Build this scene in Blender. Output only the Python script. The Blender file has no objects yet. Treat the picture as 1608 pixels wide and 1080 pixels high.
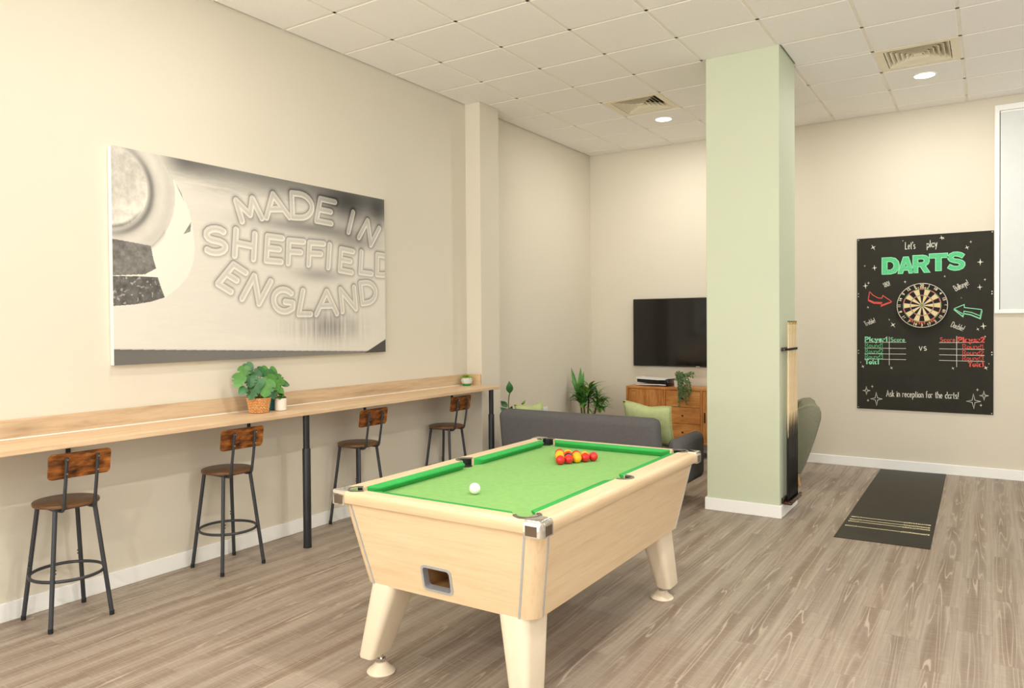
import bpy, bmesh, math, random
import numpy as np
from mathutils import Vector, Matrix

random.seed(7)
PI = math.pi
SC = bpy.context.scene
COL = SC.collection

# ------------------------------------------------------------------ camera
YAW, PITCH, ROLL = 0.58661, -0.01533, -0.00782
FPX = 1173.168
CAM = Vector((4.32224, 0.0, 1.54162))
fw = Vector((-math.sin(YAW) * math.cos(PITCH), math.cos(YAW) * math.cos(PITCH), math.sin(PITCH)))
rt = Vector((math.cos(YAW), math.sin(YAW), 0))
up = rt.cross(fw)
c_, s_ = math.cos(ROLL), math.sin(ROLL)
right = c_ * rt + s_ * up
upv = -s_ * rt + c_ * up
cd = bpy.data.cameras.new('camera')
cam = bpy.data.objects.new('camera', cd)
COL.objects.link(cam)
m = Matrix((right, upv, -fw)).transposed().to_4x4()
m.translation = CAM
cam.matrix_world = m
cd.sensor_width = 36.0
cd.sensor_fit = 'HORIZONTAL'
cd.lens = FPX * 36.0 / 1608.0
cd.shift_x = 29.017 / 1608.0
cd.shift_y = -11.608 / 1608.0
cd.clip_start = 0.05
SC.camera = cam

# ------------------------------------------------------------------ light, exposure
SC.view_settings.view_transform = 'Standard'
SC.view_settings.look = 'None'
SC.view_settings.gamma = 1.0
SC.view_settings.use_curve_mapping = False
SC.view_settings.exposure = 0.17

world = bpy.data.worlds.new('daylight')
SC.world = world
world.use_nodes = True
world.node_tree.nodes['Background'].inputs[0].default_value = (0.85, 0.93, 1.0, 1)
world.node_tree.nodes['Background'].inputs[1].default_value = 1.0


def area_light(name, loc, rot, sx, sy, watts, color, spread=None, disk=False):
    l = bpy.data.lights.new(name, 'AREA')
    l.shape = 'DISK' if disk else 'RECTANGLE'
    l.size = sx
    if not disk:
        l.size_y = sy
    l.energy = watts
    l.color = color
    if spread:
        l.spread = spread
    o = bpy.data.objects.new(name, l)
    o.location = loc
    o.rotation_euler = rot
    COL.objects.link(o)
    return o


DAY = (1.0, 0.985, 0.955)
WARM = (1.0, 0.97, 0.91)
# daylight entering through the glazed front behind the photographer and the side windows
area_light('window_daylight', (2.9, -4.35, 1.95), (PI / 2, 0, 0), 5.2, 2.9, 105, DAY)
# added fill lamp outside the glazing, aimed up to brighten the ceiling
area_light('ceiling_fill_light', (2.9, -6.3, 0.2), (math.radians(180 - 22), 0, 0), 6.5, 2.6, 1150, DAY)
area_light('window_daylight', (6.95, 1.2, 1.95), (PI / 2, 0, PI / 2), 5.0, 2.6, 12, DAY)
area_light('window_daylight', (6.95, 6.3, 2.0), (PI / 2, 0, PI / 2), 3.0, 2.4, 4, DAY)

# ------------------------------------------------------------------ material helpers


def srgb(r, g, b):
    f = lambda v: (v / 255 / 12.92) if v / 255 <= 0.04045 else ((v / 255 + 0.055) / 1.055) ** 2.4
    return (f(r), f(g), f(b), 1)


class NT:
    def __init__(self, name):
        self.m = bpy.data.materials.new(name)
        self.m.use_nodes = True
        self.t = self.m.node_tree
        self.b = self.t.nodes['Principled BSDF']

    def n(self, kind, **kw):
        nd = self.t.nodes.new(kind)
        for k, v in kw.items():
            if k.startswith('i_'):
                key = k[2:]
                nd.inputs[int(key) if key.isdigit() else key.replace('_', ' ')].default_value = v
            else:
                setattr(nd, k, v)
        return nd

    def l(self, a, b):
        self.t.links.new(a, b)

    def coord(self, kind='Object', scale=(1, 1, 1), rot=(0, 0, 0)):
        tc = self.n('ShaderNodeTexCoord')
        mp = self.n('ShaderNodeMapping')
        mp.inputs['Scale'].default_value = scale
        mp.inputs['Rotation'].default_value = rot
        self.l(tc.outputs[kind], mp.inputs[0])
        return mp.outputs[0]

    def noise(self, vec, scale, detail=3, rough=0.5, dist=0.0, w=None):
        nd = self.n('ShaderNodeTexNoise')
        if w is not None:
            nd.noise_dimensions = '4D'
            self.l(w, nd.inputs['W'])
        nd.inputs['Scale'].default_value = scale
        nd.inputs['Detail'].default_value = detail
        nd.inputs['Roughness'].default_value = rough
        nd.inputs['Distortion'].default_value = dist
        self.l(vec, nd.inputs['Vector'])
        return nd.outputs[0]

    def ramp(self, fac, stops, interp='LINEAR'):
        r = self.n('ShaderNodeValToRGB')
        r.color_ramp.interpolation = interp
        e = r.color_ramp.elements
        while len(e) < len(stops):
            e.new(0.5)
        for k, (p, c) in enumerate(stops):
            e[k].position = p
            e[k].color = c if len(c) == 4 else (*c, 1)
        self.l(fac, r.inputs[0])
        return r.outputs[0]

    def math(self, op, a, b=None, clamp=False):
        nd = self.n('ShaderNodeMath', operation=op, use_clamp=clamp)
        for k, v in enumerate((a, b)):
            if v is None:
                continue
            if isinstance(v, (int, float)):
                nd.inputs[k].default_value = v
            else:
                self.l(v, nd.inputs[k])
        return nd.outputs[0]

    def mix(self, fac, a, b, mode='MIX'):
        nd = self.n('ShaderNodeMix', data_type='RGBA', blend_type=mode)
        for idx, v in ((0, fac), (6, a), (7, b)):
            if isinstance(v, (int, float)):
                nd.inputs[idx].default_value = v
            elif isinstance(v, tuple):
                nd.inputs[idx].default_value = v
            else:
                self.l(v, nd.inputs[idx])
        return nd.outputs[2]

    def bump(self, h, strength=0.2, dist=0.002):
        nd = self.n('ShaderNodeBump')
        nd.inputs['Strength'].default_value = strength
        nd.inputs['Distance'].default_value = dist
        self.l(h, nd.inputs['Height'])
        self.l(nd.outputs[0], self.b.inputs['Normal'])

    def out(self, col, rough=0.5, metal=0.0, spec=0.5):
        if isinstance(col, tuple):
            self.b.inputs['Base Color'].default_value = col
        else:
            self.l(col, self.b.inputs['Base Color'])
        self.b.inputs['Roughness'].default_value = rough
        self.b.inputs['Metallic'].default_value = metal
        self.b.inputs['Specular IOR Level'].default_value = spec
        return self.m


def plain(name, rgb, rough=0.5, metal=0.0, spec=0.5, var=0.06, nscale=12, bump=0.0, bscale=200):
    t = NT(name)
    v = t.coord()
    n = t.noise(v, nscale, 3)
    c = srgb(*rgb)
    lo = tuple(max(0, x * (1 - var)) for x in c[:3]) + (1,)
    hi = tuple(min(1, x * (1 + var)) for x in c[:3]) + (1,)
    col = t.ramp(n, [(0.3, lo), (0.7, hi)])
    if bump:
        t.bump(t.noise(v, bscale, 2), bump, 0.001)
    return t.out(col, rough, metal, spec)


def wood(name, stops, axis=1, scale=1.0, rough=0.45, stretch=14, knots=0.0, spec=0.4, kscale=3.0):
    """Stretched-noise timber; axis = grain direction in object space."""
    t = NT(name)
    sc = [stretch] * 3
    sc[axis] = 1.0
    v = t.coord(scale=tuple(s * scale for s in sc))
    n1 = t.noise(v, 1.6, 6, 0.62, 0.6)
    n2 = t.noise(v, 7.0, 3, 0.5, 0.2)
    f = t.math('ADD', t.math('MULTIPLY', n1, 0.72), t.math('MULTIPLY', n2, 0.28))
    col = t.ramp(f, [(p, srgb(*c)) for p, c in stops])
    if knots:
        sk = [3.2] * 3
        sk[axis] = 0.8
        vk = t.coord(scale=tuple(s * scale for s in sk))
        vo = t.n('ShaderNodeTexVoronoi')
        vo.inputs['Scale'].default_value = kscale
        t.l(vk, vo.inputs['Vector'])
        k = t.ramp(vo.outputs['Distance'], [(0.0, (1, 1, 1, 1)), (0.09, (0.35, 0.35, 0.35, 1)), (0.22, (0, 0, 0, 1))])
        d = srgb(*stops[0][1])
        dk = (d[0] * 0.45, d[1] * 0.42, d[2] * 0.38, 1)
        col = t.mix(t.math('MULTIPLY', k, knots), col, dk)
    t.bump(n2, 0.08, 0.001)
    return t.out(col, rough, 0, spec)


# ------------------------------------------------------------------ mesh helpers


def B():
    return bmesh.new()


def box(bm, x0, x1, y0, y1, z0, z1, bev=0.0, seg=2, mat=0):
    b = bmesh.new()
    vs = [b.verts.new(p) for p in ((x0, y0, z0), (x1, y0, z0), (x1, y1, z0), (x0, y1, z0),
                                   (x0, y0, z1), (x1, y0, z1), (x1, y1, z1), (x0, y1, z1))]
    for f in ((3, 2, 1, 0), (4, 5, 6, 7), (0, 1, 5, 4), (1, 2, 6, 5), (2, 3, 7, 6), (3, 0, 4, 7)):
        b.faces.new([vs[i] for i in f]).material_index = mat
    if bev > 0:
        bmesh.ops.bevel(b, geom=b.edges[:], offset=bev, segments=seg, profile=0.5, affect='EDGES')
    merge(bm, b)


def merge(bm, b, mtx=None):
    if mtx is not None:
        bmesh.ops.transform(b, matrix=mtx, verts=b.verts[:])
    me = bpy.data.meshes.new('tmp')
    b.to_mesh(me)
    b.free()
    bm.from_mesh(me)
    bpy.data.meshes.remove(me)


def loft(bm, rings, cap0=True, cap1=True, closed=True, mat=0):
    R = [[bm.verts.new(p) for p in r] for r in rings]
    n = len(R[0])
    for a, b in zip(R, R[1:]):
        for i in range(n if closed else n - 1):
            j = (i + 1) % n
            bm.faces.new((a[i], a[j], b[j], b[i])).material_index = mat
    if cap0 and closed:
        bm.faces.new(list(reversed(R[0]))).material_index = mat
    if cap1 and closed:
        bm.faces.new(R[-1]).material_index = mat
    return R


def lathe(bm, prof, cx=0, cy=0, seg=24, cap0=True, cap1=True):
    rings = [[(cx + r * math.cos(2 * PI * i / seg), cy + r * math.sin(2 * PI * i / seg), z) for i in range(seg)] for r, z in prof]
    loft(bm, rings, cap0, cap1)


def tube(bm, pts, r, seg=10, closed=False):
    P = [Vector(p) for p in pts]
    n = len(P)
    rr = r if isinstance(r, (list, tuple)) else [r] * n
    rings = []
    prev = None
    for i in range(n):
        if closed:
            t = P[(i + 1) % n] - P[i - 1]
        else:
            t = P[min(i + 1, n - 1)] - P[max(i - 1, 0)]
        t.normalize()
        if prev is None:
            a = Vector((0, 0, 1)) if abs(t.z) < 0.9 else Vector((1, 0, 0))
            u = t.cross(a).normalized()
        else:
            u = (prev - t * prev.dot(t)).normalized()
        prev = u
        w = t.cross(u)
        rings.append([P[i] + rr[i] * (math.cos(2 * PI * k / seg) * u + math.sin(2 * PI * k / seg) * w) for k in range(seg)])
    if closed:
        rings.append(rings[0])
        loft(bm, rings, False, False)
        bmesh.ops.remove_doubles(bm, verts=bm.verts[:], dist=1e-6)
    else:
        loft(bm, rings)


def rrect(w, h, r, seg=4):
    """rounded rectangle outline centred on 0"""
    pts = []
    for cx, cy, a in ((w / 2 - r, h / 2 - r, 0), (-w / 2 + r, h / 2 - r, 90), (-w / 2 + r, -h / 2 + r, 180), (w / 2 - r, -h / 2 + r, 270)):
        for k in range(seg + 1):
            t = math.radians(a + 90 * k / seg)
            pts.append((cx + r * math.cos(t), cy + r * math.sin(t)))
    return pts


def prism(bm, pts, f0, f1, mat=0):
    """pts 2D polygon; f0/f1 map (a,b)->3D for both caps"""
    loft(bm, [[f0(*p) for p in pts], [f1(*p) for p in pts]], mat=mat)


def cylz(bm, x, y, z0, z1, r, seg=16):
    lathe(bm, [(r, z0), (r, z1)], x, y, seg)


def obj(name, bm, mat, parent=None, smooth=None, loc=None, label=None):
    bmesh.ops.recalc_face_normals(bm, faces=bm.faces[:])
    me = bpy.data.meshes.new(name)
    bm.to_mesh(me)
    bm.free()
    for mm in (mat if isinstance(mat, (list, tuple)) else [mat]):
        me.materials.append(mm)
    if smooth is not None:
        me.polygons.foreach_set('use_smooth', [True] * len(me.polygons))
        me.set_sharp_from_angle(angle=math.radians(smooth))
    o = bpy.data.objects.new(name, me)
    COL.objects.link(o)
    if parent:
        o.parent = parent
    if loc:
        o.location = loc
    if label:
        o['label'] = label
    return o


def tag(o, label, cat, group=None):
    o['label'] = label
    o['category'] = cat
    if group:
        o['group'] = group
    return o


def thing(name, label, cat, loc=(0, 0, 0), rz=0.0, group=None):
    o = bpy.data.objects.new(name, None)
    o.empty_display_size = 0.1
    COL.objects.link(o)
    o.location = loc
    o.rotation_euler = (0, 0, rz)
    return tag(o, label, cat, group)


def struct(name, bm, mat, parent=None, smooth=None):
    o = obj(name, bm, mat, parent, smooth)
    if parent is None:
        o['kind'] = 'structure'
    return o


def dup(root, loc, rz, label, group=None):
    r = root.copy()
    COL.objects.link(r)
    r.location = loc
    r.rotation_euler = (0, 0, rz)
    r['label'] = label
    if group:
        r['group'] = group
    for ch in list(root.children):
        c = ch.copy()
        COL.objects.link(c)
        c.parent = r
        for g in list(ch.children):
            d = g.copy()
            COL.objects.link(d)
            d.parent = c
    return r


# ------------------------------------------------------------------ materials
M = {}
M['wall'] = plain('cream_wall_paint', (223, 215, 198), 0.75, spec=0.25, var=0.012, nscale=1.5, bump=0.05, bscale=90)
M['green_wall'] = plain('sage_green_paint', (204, 211, 186), 0.6, spec=0.3, var=0.012, nscale=1.5, bump=0.05, bscale=90)
M['white'] = plain('white_gloss_paint', (251, 251, 248), 0.4, spec=0.4, var=0.01)
M['blind'] = plain('white_roller_blind', (224, 227, 225), 0.7, var=0.01)
M['dark_gap'] = plain('dark_gap', (70, 64, 54), 0.8)
M['tile'] = plain('ceiling_tile_white', (247, 244, 238), 0.85, spec=0.15, var=0.02, nscale=60, bump=0.25, bscale=260)
M['tee'] = plain('ceiling_grid_metal', (238, 232, 218), 0.5, var=0.02)
M['steel_black'] = plain('black_powder_coated_steel', (38, 39, 42), 0.42, 0.2, var=0.08, bump=0.08, bscale=500)
M['steel_grey'] = plain('charcoal_tube_steel', (64, 66, 70), 0.42, 0.35, var=0.06, bump=0.06, bscale=500)
M['rubber'] = plain('black_rubber', (22, 22, 23), 0.6)
M['chrome'] = plain('polished_chrome', (225, 225, 222), 0.09, 1.0, var=0.02)
M['badge'] = plain('dark_chrome_badge', (128, 116, 104), 0.18, 0.9)
M['alu'] = plain('brushed_aluminium', (196, 200, 204), 0.35, 0.55, var=0.04, nscale=60)
M['cream_plastic'] = plain('cream_leg_laminate', (232, 217, 192), 0.35, var=0.02)
M['pocket'] = plain('black_pocket_liner', (28, 28, 31), 0.4, var=0.1)
M['pocket_rim'] = plain('grey_pocket_rim', (92, 86, 76), 0.42, var=0.08)
M['baize'] = plain('green_baize', (136, 182, 108), 0.9, spec=0.1, var=0.05, nscale=40, bump=0.25, bscale=900)
M['cushion_baize'] = plain('green_cushion_cloth', (62, 168, 84), 0.85, spec=0.12, var=0.04, nscale=30, bump=0.2, bscale=900)
M['ash'] = wood('ash_laminate_long', [(0.28, (212, 182, 142)), (0.5, (224, 197, 159)), (0.74, (230, 207, 173))], 1, 1.2, 0.32, 18)
M['ash_x'] = wood('ash_laminate_short', [(0.28, (212, 182, 142)), (0.5, (224, 197, 159)), (0.74, (230, 207, 173))], 0, 1.2, 0.32, 18)
M['ash_z'] = wood('ash_laminate_post', [(0.28, (212, 182, 142)), (0.5, (224, 197, 159)), (0.74, (230, 207, 173))], 2, 1.2, 0.32, 18)
M['inner_wood'] = wood('hardboard_inside', [(0.3, (150, 108, 64)), (0.7, (176, 132, 84))], 1, 1.2, 0.6)
M['oak'] = wood('oak_worktop', [(0.28, (202, 168, 130)), (0.5, (222, 191, 154)), (0.72, (232, 206, 172))], 1, 0.9, 0.38, 16, 0.35, kscale=1.2)
M['oak_splash'] = wood('oak_splashback', [(0.26, (170, 140, 106)), (0.5, (206, 178, 144)), (0.74, (220, 195, 163))], 1, 1.0, 0.42, 13, 0.8, kscale=1.6)
M['oak_x'] = wood('oak_splashback_return', [(0.26, (196, 156, 112)), (0.5, (224, 190, 150)), (0.74, (234, 208, 172))], 0, 1.0, 0.42, 13)
M['rustic_seat'] = wood('rustic_brown_seat', [(0.28, (60, 40, 24)), (0.5, (104, 72, 44)), (0.75, (134, 98, 64))], 1, 3.0, 0.36, 7, 0.3, kscale=5)
def mat_rustic():
    t = NT('burnt_rustic_board')
    n1 = t.noise(t.coord(scale=(20, 3.0, 20)), 1.6, 6, 0.62, 0.6)
    n2 = t.noise(t.coord(scale=(9, 5, 12)), 1.4, 4, 0.6, 0.8)
    f = t.math('ADD', t.math('MULTIPLY', n1, 0.5), t.math('MULTIPLY', n2, 0.5))
    col = t.ramp(f, [(0.34, srgb(34, 20, 11)), (0.45, srgb(92, 52, 22)), (0.54, srgb(150, 88, 36)), (0.68, srgb(196, 128, 62))])
    t.bump(n1, 0.1, 0.001)
    return t.out(col, 0.38, 0, 0.4)


M['rustic'] = mat_rustic()
M['mango'] = wood('mango_wood', [(0.25, (126, 72, 28)), (0.45, (182, 116, 56)), (0.62, (206, 144, 80)), (0.8, (222, 168, 102))], 2, 1.5, 0.4, 6, 0.25, kscale=3)
M['mango_x'] = wood('mango_wood_horizontal', [(0.25, (140, 84, 34)), (0.45, (190, 124, 62)), (0.62, (212, 152, 86)), (0.8, (226, 176, 112))], 0, 1.5, 0.4, 5, 0.25, kscale=3)
M['sofa'] = plain('charcoal_weave_fabric', (102, 100, 100), 0.92, spec=0.1, var=0.1, nscale=90, bump=0.5, bscale=700)
M['arm_fab'] = plain('sage_grey_fabric', (136, 136, 116), 0.9, spec=0.1, var=0.06, nscale=60, bump=0.4, bscale=700)
M['pillow'] = plain('pale_green_cotton', (186, 196, 142), 0.9, spec=0.1, var=0.05, nscale=30, bump=0.4, bscale=500)
M['beech'] = wood('beech_leg', [(0.3, (190, 134, 74)), (0.7, (220, 168, 106))], 2, 3, 0.4)
M['tv_screen'] = plain('tv_glass', (12, 11, 9), 0.08, spec=0.6)
M['tv_bezel'] = plain('tv_bezel', (20, 18, 17), 0.35)
M['silver'] = plain('silver_badge', (210, 205, 196), 0.3, 0.6)
M['white_plastic'] = plain('white_plastic', (240, 240, 242), 0.3, var=0.01)
M['gloss_black'] = plain('gloss_black_plastic', (14, 14, 16), 0.12, var=0.05)
M['leaf'] = plain('leaf_green', (76, 134, 52), 0.4, var=0.35, nscale=9)
M['leaf_dark'] = plain('leaf_dark_green', (52, 106, 56), 0.35, var=0.3, nscale=9)
M['leaf_lime'] = plain('leaf_lime_green', (136, 172, 62), 0.4, var=0.35, nscale=9)
M['leaf_ivy'] = plain('ivy_green', (92, 116, 70), 0.5, var=0.4, nscale=30)
M['stem'] = plain('plant_stem', (104, 104, 52), 0.6)
M['soil'] = plain('potting_soil', (62, 46, 34), 0.95, var=0.3, nscale=80)
M['white_pot'] = plain('ribbed_cream_pot', (238, 228, 212), 0.5, var=0.02)
M['teal_pot'] = plain('teal_glazed_pot', (36, 136, 140), 0.3, var=0.08)
M['grey_pot'] = plain('pale_grey_pot', (214, 212, 204), 0.55, var=0.06, nscale=30)
M['green_band'] = plain('bright_green_band', (30, 158, 78), 0.45)
M['terracotta'] = plain('terracotta_pot', (170, 104, 68), 0.8, var=0.1)
M['board'] = plain('chalkboard_black', (47, 45, 37), 0.7, spec=0.25, var=0.12, nscale=6)
M['chalk_white'] = plain('white_chalk', (232, 228, 214), 0.9, var=0.06, nscale=80)
M['chalk_green'] = plain('green_chalk', (96, 200, 138), 0.9, var=0.12, nscale=60)
M['chalk_green_hi'] = plain('pale_green_chalk', (150, 226, 180), 0.9, var=0.06, nscale=80)
M['chalk_red'] = plain('red_chalk', (226, 92, 82), 0.9, var=0.1, nscale=80)
M['sisal_black'] = plain('black_sisal', (24, 20, 17), 0.85, var=0.15, nscale=200)
M['sisal_cream'] = plain('cream_sisal', (232, 208, 158), 0.85, var=0.06, nscale=200)
M['sisal_red'] = plain('red_sisal', (206, 74, 66), 0.85, var=0.06, nscale=200)
M['sisal_green'] = plain('green_sisal', (74, 150, 62), 0.85, var=0.06, nscale=200)
M['wire'] = plain('white_wire_rim', (222, 218, 204), 0.4, 0.2)
M['orange_print'] = plain('orange_print', (226, 110, 74), 0.7)
M['cream_print'] = plain('cream_print', (236, 220, 178), 0.7)
M['cue_ash'] = wood('cue_ash', [(0.3, (216, 188, 144)), (0.7, (240, 220, 184))], 2, 6, 0.3, 10)
M['cue_butt'] = plain('black_cue_butt', (20, 18, 18), 0.14)
M['brass'] = plain('brass_ferrule', (196, 160, 96), 0.25, 0.9)
M['rack_wood'] = plain('dark_mahogany', (62, 32, 26), 0.25, var=0.15, nscale=30)
M['vent_paint'] = plain('warm_white_vent', (238, 228, 202), 0.5, var=0.02)
M['void'] = plain('dark_duct', (20, 18, 15), 0.9)
M['ball_red'] = plain('red_ball_resin', (214, 44, 40), 0.1, var=0.01)
M['ball_yellow'] = plain('yellow_ball_resin', (244, 178, 22), 0.1, var=0.01)
M['ball_white'] = plain('white_ball_resin', (246, 244, 236), 0.1, var=0.01)
M['ball_black'] = plain('black_ball_resin', (20, 18, 18), 0.1, var=0.01)


def mat_floor():
    t = NT('grey_oak_vinyl_plank')
    tc = t.n('ShaderNodeTexCoord')
    inf = t.n('ShaderNodeObjectInfo')
    w = t.math('MULTIPLY', inf.outputs['Random'], 60.0)
    sep = t.n('ShaderNodeSeparateXYZ')
    t.l(tc.outputs['Object'], sep.inputs[0])
    mp = lambda s: (lambda n: (t.l(tc.outputs['Object'], n.inputs[0]), n.inputs['Scale'].__setattr__('default_value', s), n.outputs[0])[2])(t.n('ShaderNodeMapping'))
    broad = t.noise(mp((5, 0.7, 1)), 1.0, 3, 0.5, 0.2, w)
    streak = t.noise(mp((60, 1.0, 1)), 1.0, 4, 0.6, 0.1, w)
    fine = t.noise(mp((260, 6, 1)), 1.0, 2, 0.5, 0, w)
    saw = t.noise(mp((14, 170, 1)), 1.0, 2, 0.5, 0, w)
    base = t.ramp(streak, [(0.22, srgb(144, 129, 114)), (0.5, srgb(164, 150, 135)), (0.78, srgb(182, 169, 155))])
    # darker brown-grey heart running down the plank
    ax = t.math('ABSOLUTE', t.math('ADD', sep.outputs[0], t.math('MULTIPLY', t.math('SUBTRACT', broad, 0.5), 0.13)))
    heart = t.ramp(ax, [(0.0, (1, 1, 1, 1)), (0.020, (0.8, 0.8, 0.8, 1)), (0.060, (0, 0, 0, 1))], 'EASE')
    hv = t.noise(mp((4, 1.0, 1)), 1.0, 2, 0.5, 0, w)
    hm = t.math('MULTIPLY', heart, t.ramp(hv, [(0.38, (0.15, 0.15, 0.15, 1)), (0.62, (1, 1, 1, 1))]))
    col = t.mix(t.math('MULTIPLY', hm, 0.72), base, srgb(120, 101, 86))
    # cathedral growth rings
    ring = t.noise(mp((14, 0.55, 1)), 1.0, 1.2, 0.38, 0.15, w)
    sn = t.math('SINE', t.math('MULTIPLY', ring, 70.0))
    line = t.ramp(sn, [(0.86, (0, 0, 0, 1)), (0.98, (1, 1, 1, 1))])
    rm = t.ramp(ax, [(0.0, (1, 1, 1, 1)), (0.03, (0.8, 0.8, 0.8, 1)), (0.055, (0.0, 0.0, 0.0, 1))])
    lm = t.math('MULTIPLY', t.math('MULTIPLY', line, rm), t.ramp(hv, [(0.34, (0, 0, 0, 1)), (0.56, (1, 1, 1, 1))]))
    col = t.mix(t.math('MULTIPLY', lm, 0.62), col, srgb(212, 195, 176))
    dl = t.ramp(sn, [(0.02, (1, 1, 1, 1)), (0.16, (0, 0, 0, 1))])
    col = t.mix(t.math('MULTIPLY', t.math('MULTIPLY', dl, rm), 0.25), col, srgb(118, 96, 78))
    # fine pores, saw marks
    col = t.mix(t.math('MULTIPLY', t.ramp(fine, [(0.3, (1, 1, 1, 1)), (0.5, (0, 0, 0, 1))]), 0.22), col, srgb(122, 103, 86))
    col = t.mix(t.math('MULTIPLY', t.ramp(saw, [(0.52, (0, 0, 0, 1)), (0.75, (1, 1, 1, 1))]), 0.25), col, srgb(212, 198, 182))
    # plank to plank tone
    tone = t.ramp(inf.outputs['Random'], [(0, (0.93, 0.93, 0.93, 1)), (0.5, (1, 1, 0.99, 1)), (1, (1.0, 0.98, 0.95, 1))])
    col = t.mix(1.0, col, tone, 'MULTIPLY')
    t.bump(streak, 0.06, 0.001)
    return t.out(col, 0.46, 0, 0.35)


M['floor'] = mat_floor()
M['floor_base'] = plain('floor_screed', (120, 104, 88), 0.8)


def mat_basket():
    t = NT('woven_rattan')
    v = t.coord()
    n = t.noise(v, 120, 2)
    col = t.ramp(n, [(0.3, srgb(196, 128, 66)), (0.5, srgb(226, 166, 100)), (0.7, srgb(240, 196, 134))])
    return t.out(col, 0.6)


M['rattan'] = mat_basket()
M['rattan_dark'] = plain('rattan_shadow_gaps', (150, 92, 44), 0.7)


def mat_mat():
    t = NT('black_rubber_mat')
    v = t.coord(scale=(3, 60, 1))
    n = t.noise(v, 1.0, 4)
    col = t.ramp(n, [(0.3, srgb(38, 36, 27)), (0.7, srgb(54, 50, 38))])
    t.bump(t.noise(t.coord(scale=(6, 300, 1)), 1.0, 2), 0.3, 0.001)
    return t.out(col, 0.5, 0, 0.35)


M['mat'] = mat_mat()


def mat_emit(name, color, strength):
    t = NT(name)
    t.b.inputs['Base Color'].default_value = (0.9, 0.9, 0.9, 1)
    t.b.inputs['Emission Color'].default_value = color
    t.b.inputs['Emission Strength'].default_value = strength
    return t.m


M['lamp'] = mat_emit('led_diffuser', (1.0, 0.90, 0.74, 1), 9.0)


def mat_print():
    t = NT('printed_canvas')
    a = t.n('ShaderNodeVertexColor', layer_name='print')
    v = t.coord()
    n = t.noise(v, 900, 1)
    col = t.mix(0.06, a.outputs[0], t.ramp(n, [(0.3, (0.6, 0.6, 0.6, 1)), (0.7, (1, 1, 1, 1))]), 'MULTIPLY')
    t.bump(n, 0.1, 0.0005)
    return t.out(col, 0.6, 0, 0.3)


# ------------------------------------------------------------------ room shell
XR, YB, YF, H = 7.0, -4.5, 8.796, 3.716
Y0G, X0G, PT = 3.74598, 0.52813, 0.6     # ceiling grid origin and pitch
WT = 0.2


def wall_with_holes(bm, axis, pos, thick, u0, u1, z0, z1, holes):
    """wall slab normal to axis ('x' or 'y') with rectangular openings"""
    us = sorted({u0, u1, *[h[0] for h in holes], *[h[1] for h in holes]})
    zs = sorted({z0, z1, *[h[2] for h in holes], *[h[3] for h in holes]})
    for ua, ub in zip(us, us[1:]):
        for za, zb in zip(zs, zs[1:]):
            um, zm = (ua + ub) / 2, (za + zb) / 2
            if any(h[0] < um < h[1] and h[2] < zm < h[3] for h in holes):
                continue
            if axis == 'x':
                box(bm, pos, pos + thick, ua, ub, za, zb)
            else:
                box(bm, ua, ub, pos, pos + thick, za, zb)


ZT = H + 0.25
bm = B(); box(bm, -WT, 0, YB, YF + WT, -0.05, ZT); struct('wall_left', bm, M['wall'])
bm = B(); box(bm, 0, XR, YF, YF + WT, -0.05, ZT); struct('wall_far', bm, M['wall'])
bm = B(); wall_with_holes(bm, 'x', XR, WT, YB, YF + WT, -0.05, ZT, [(-1.3, 3.7, 0.65, 3.25), (4.8, 7.8, 0.8, 3.2)])
struct('wall_right', bm, M['wall'])
bm = B(); wall_with_holes(bm, 'y', YB - WT, WT, -WT, XR + WT, -0.05, ZT, [(0.3, 5.5, 0.5, 3.4)])
struct('wall_back', bm, M['wall'])
# square pier on the left wall, shallow return where the counter stops
bm = B(); box(bm, 0, 0.177, 6.022, 6.352, -0.0, ZT, 0.003); struct('wall_pier', bm, M['wall'])
# free-standing green column
CX0, CX1, CY0, CY1 = 2.3656, 2.9433, 6.1355, 6.6985
bm = B(); box(bm, CX0, CX1, CY0, CY1, 0, ZT, 0.004)
column = struct('column', bm, M['green_wall'])
column['label'] = 'sage green square column with white skirting, behind the pool table'


def skirting(name, segs, parent=None):
    bm = B()
    for x0, x1, y0, y1 in segs:
        box(bm, x0, x1, y0, y1, 0, 0.10, 0.003, 1)
    return struct(name, bm, M['white'], parent)


BT = 0.015
skirting('baseboard_left', [(0, BT, YB, 6.022), (0, BT, 6.352, YF - BT), (BT, 0.177 + BT, 6.022 - BT, 6.022), (0.177, 0.177 + BT, 6.022, 6.352)])
skirting('baseboard_far', [(0, XR, YF - BT, YF)])
skirting('baseboard_right', [(XR - BT, XR, YB, YF - BT)])
skirting('baseboard', [(CX0 - BT, CX1 + BT, CY0 - BT, CY0), (CX0 - BT, CX1 + BT, CY1, CY1 + BT),
                       (CX0 - BT, CX0, CY0, CY1), (CX1, CX1 + BT, CY0, CY1)], column)

# ---- floor planks, laid along the room
bm = B(); box(bm, 0, XR, YB, YF, -0.06, -0.006)
floor = struct('floor', bm, M['floor_base'])
PW, PL, GAP = 0.1495, 0.92, 0.00015
plank_cache = {}
rest = B()


def plank_mesh(w, l):
    key = (round(w, 4), round(l, 4))
    if key not in plank_cache:
        b = B()
        box(b, -w / 2 + GAP, w / 2 - GAP, -l / 2 + GAP, l / 2 - GAP, -0.006, 0, 0)
        top = [e for e in b.edges if all(v.co.z > -0.001 for v in e.verts)]
        bmesh.ops.bevel(b, geom=top, offset=0.0003, segments=1, affect='EDGES')
        bmesh.ops.recalc_face_normals(b, faces=b.faces[:])
        me = bpy.data.meshes.new('plank')
        b.to_mesh(me)
        b.free()
        me.materials.append(M['floor'])
        plank_cache[key] = me
    return plank_cache[key]


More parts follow.
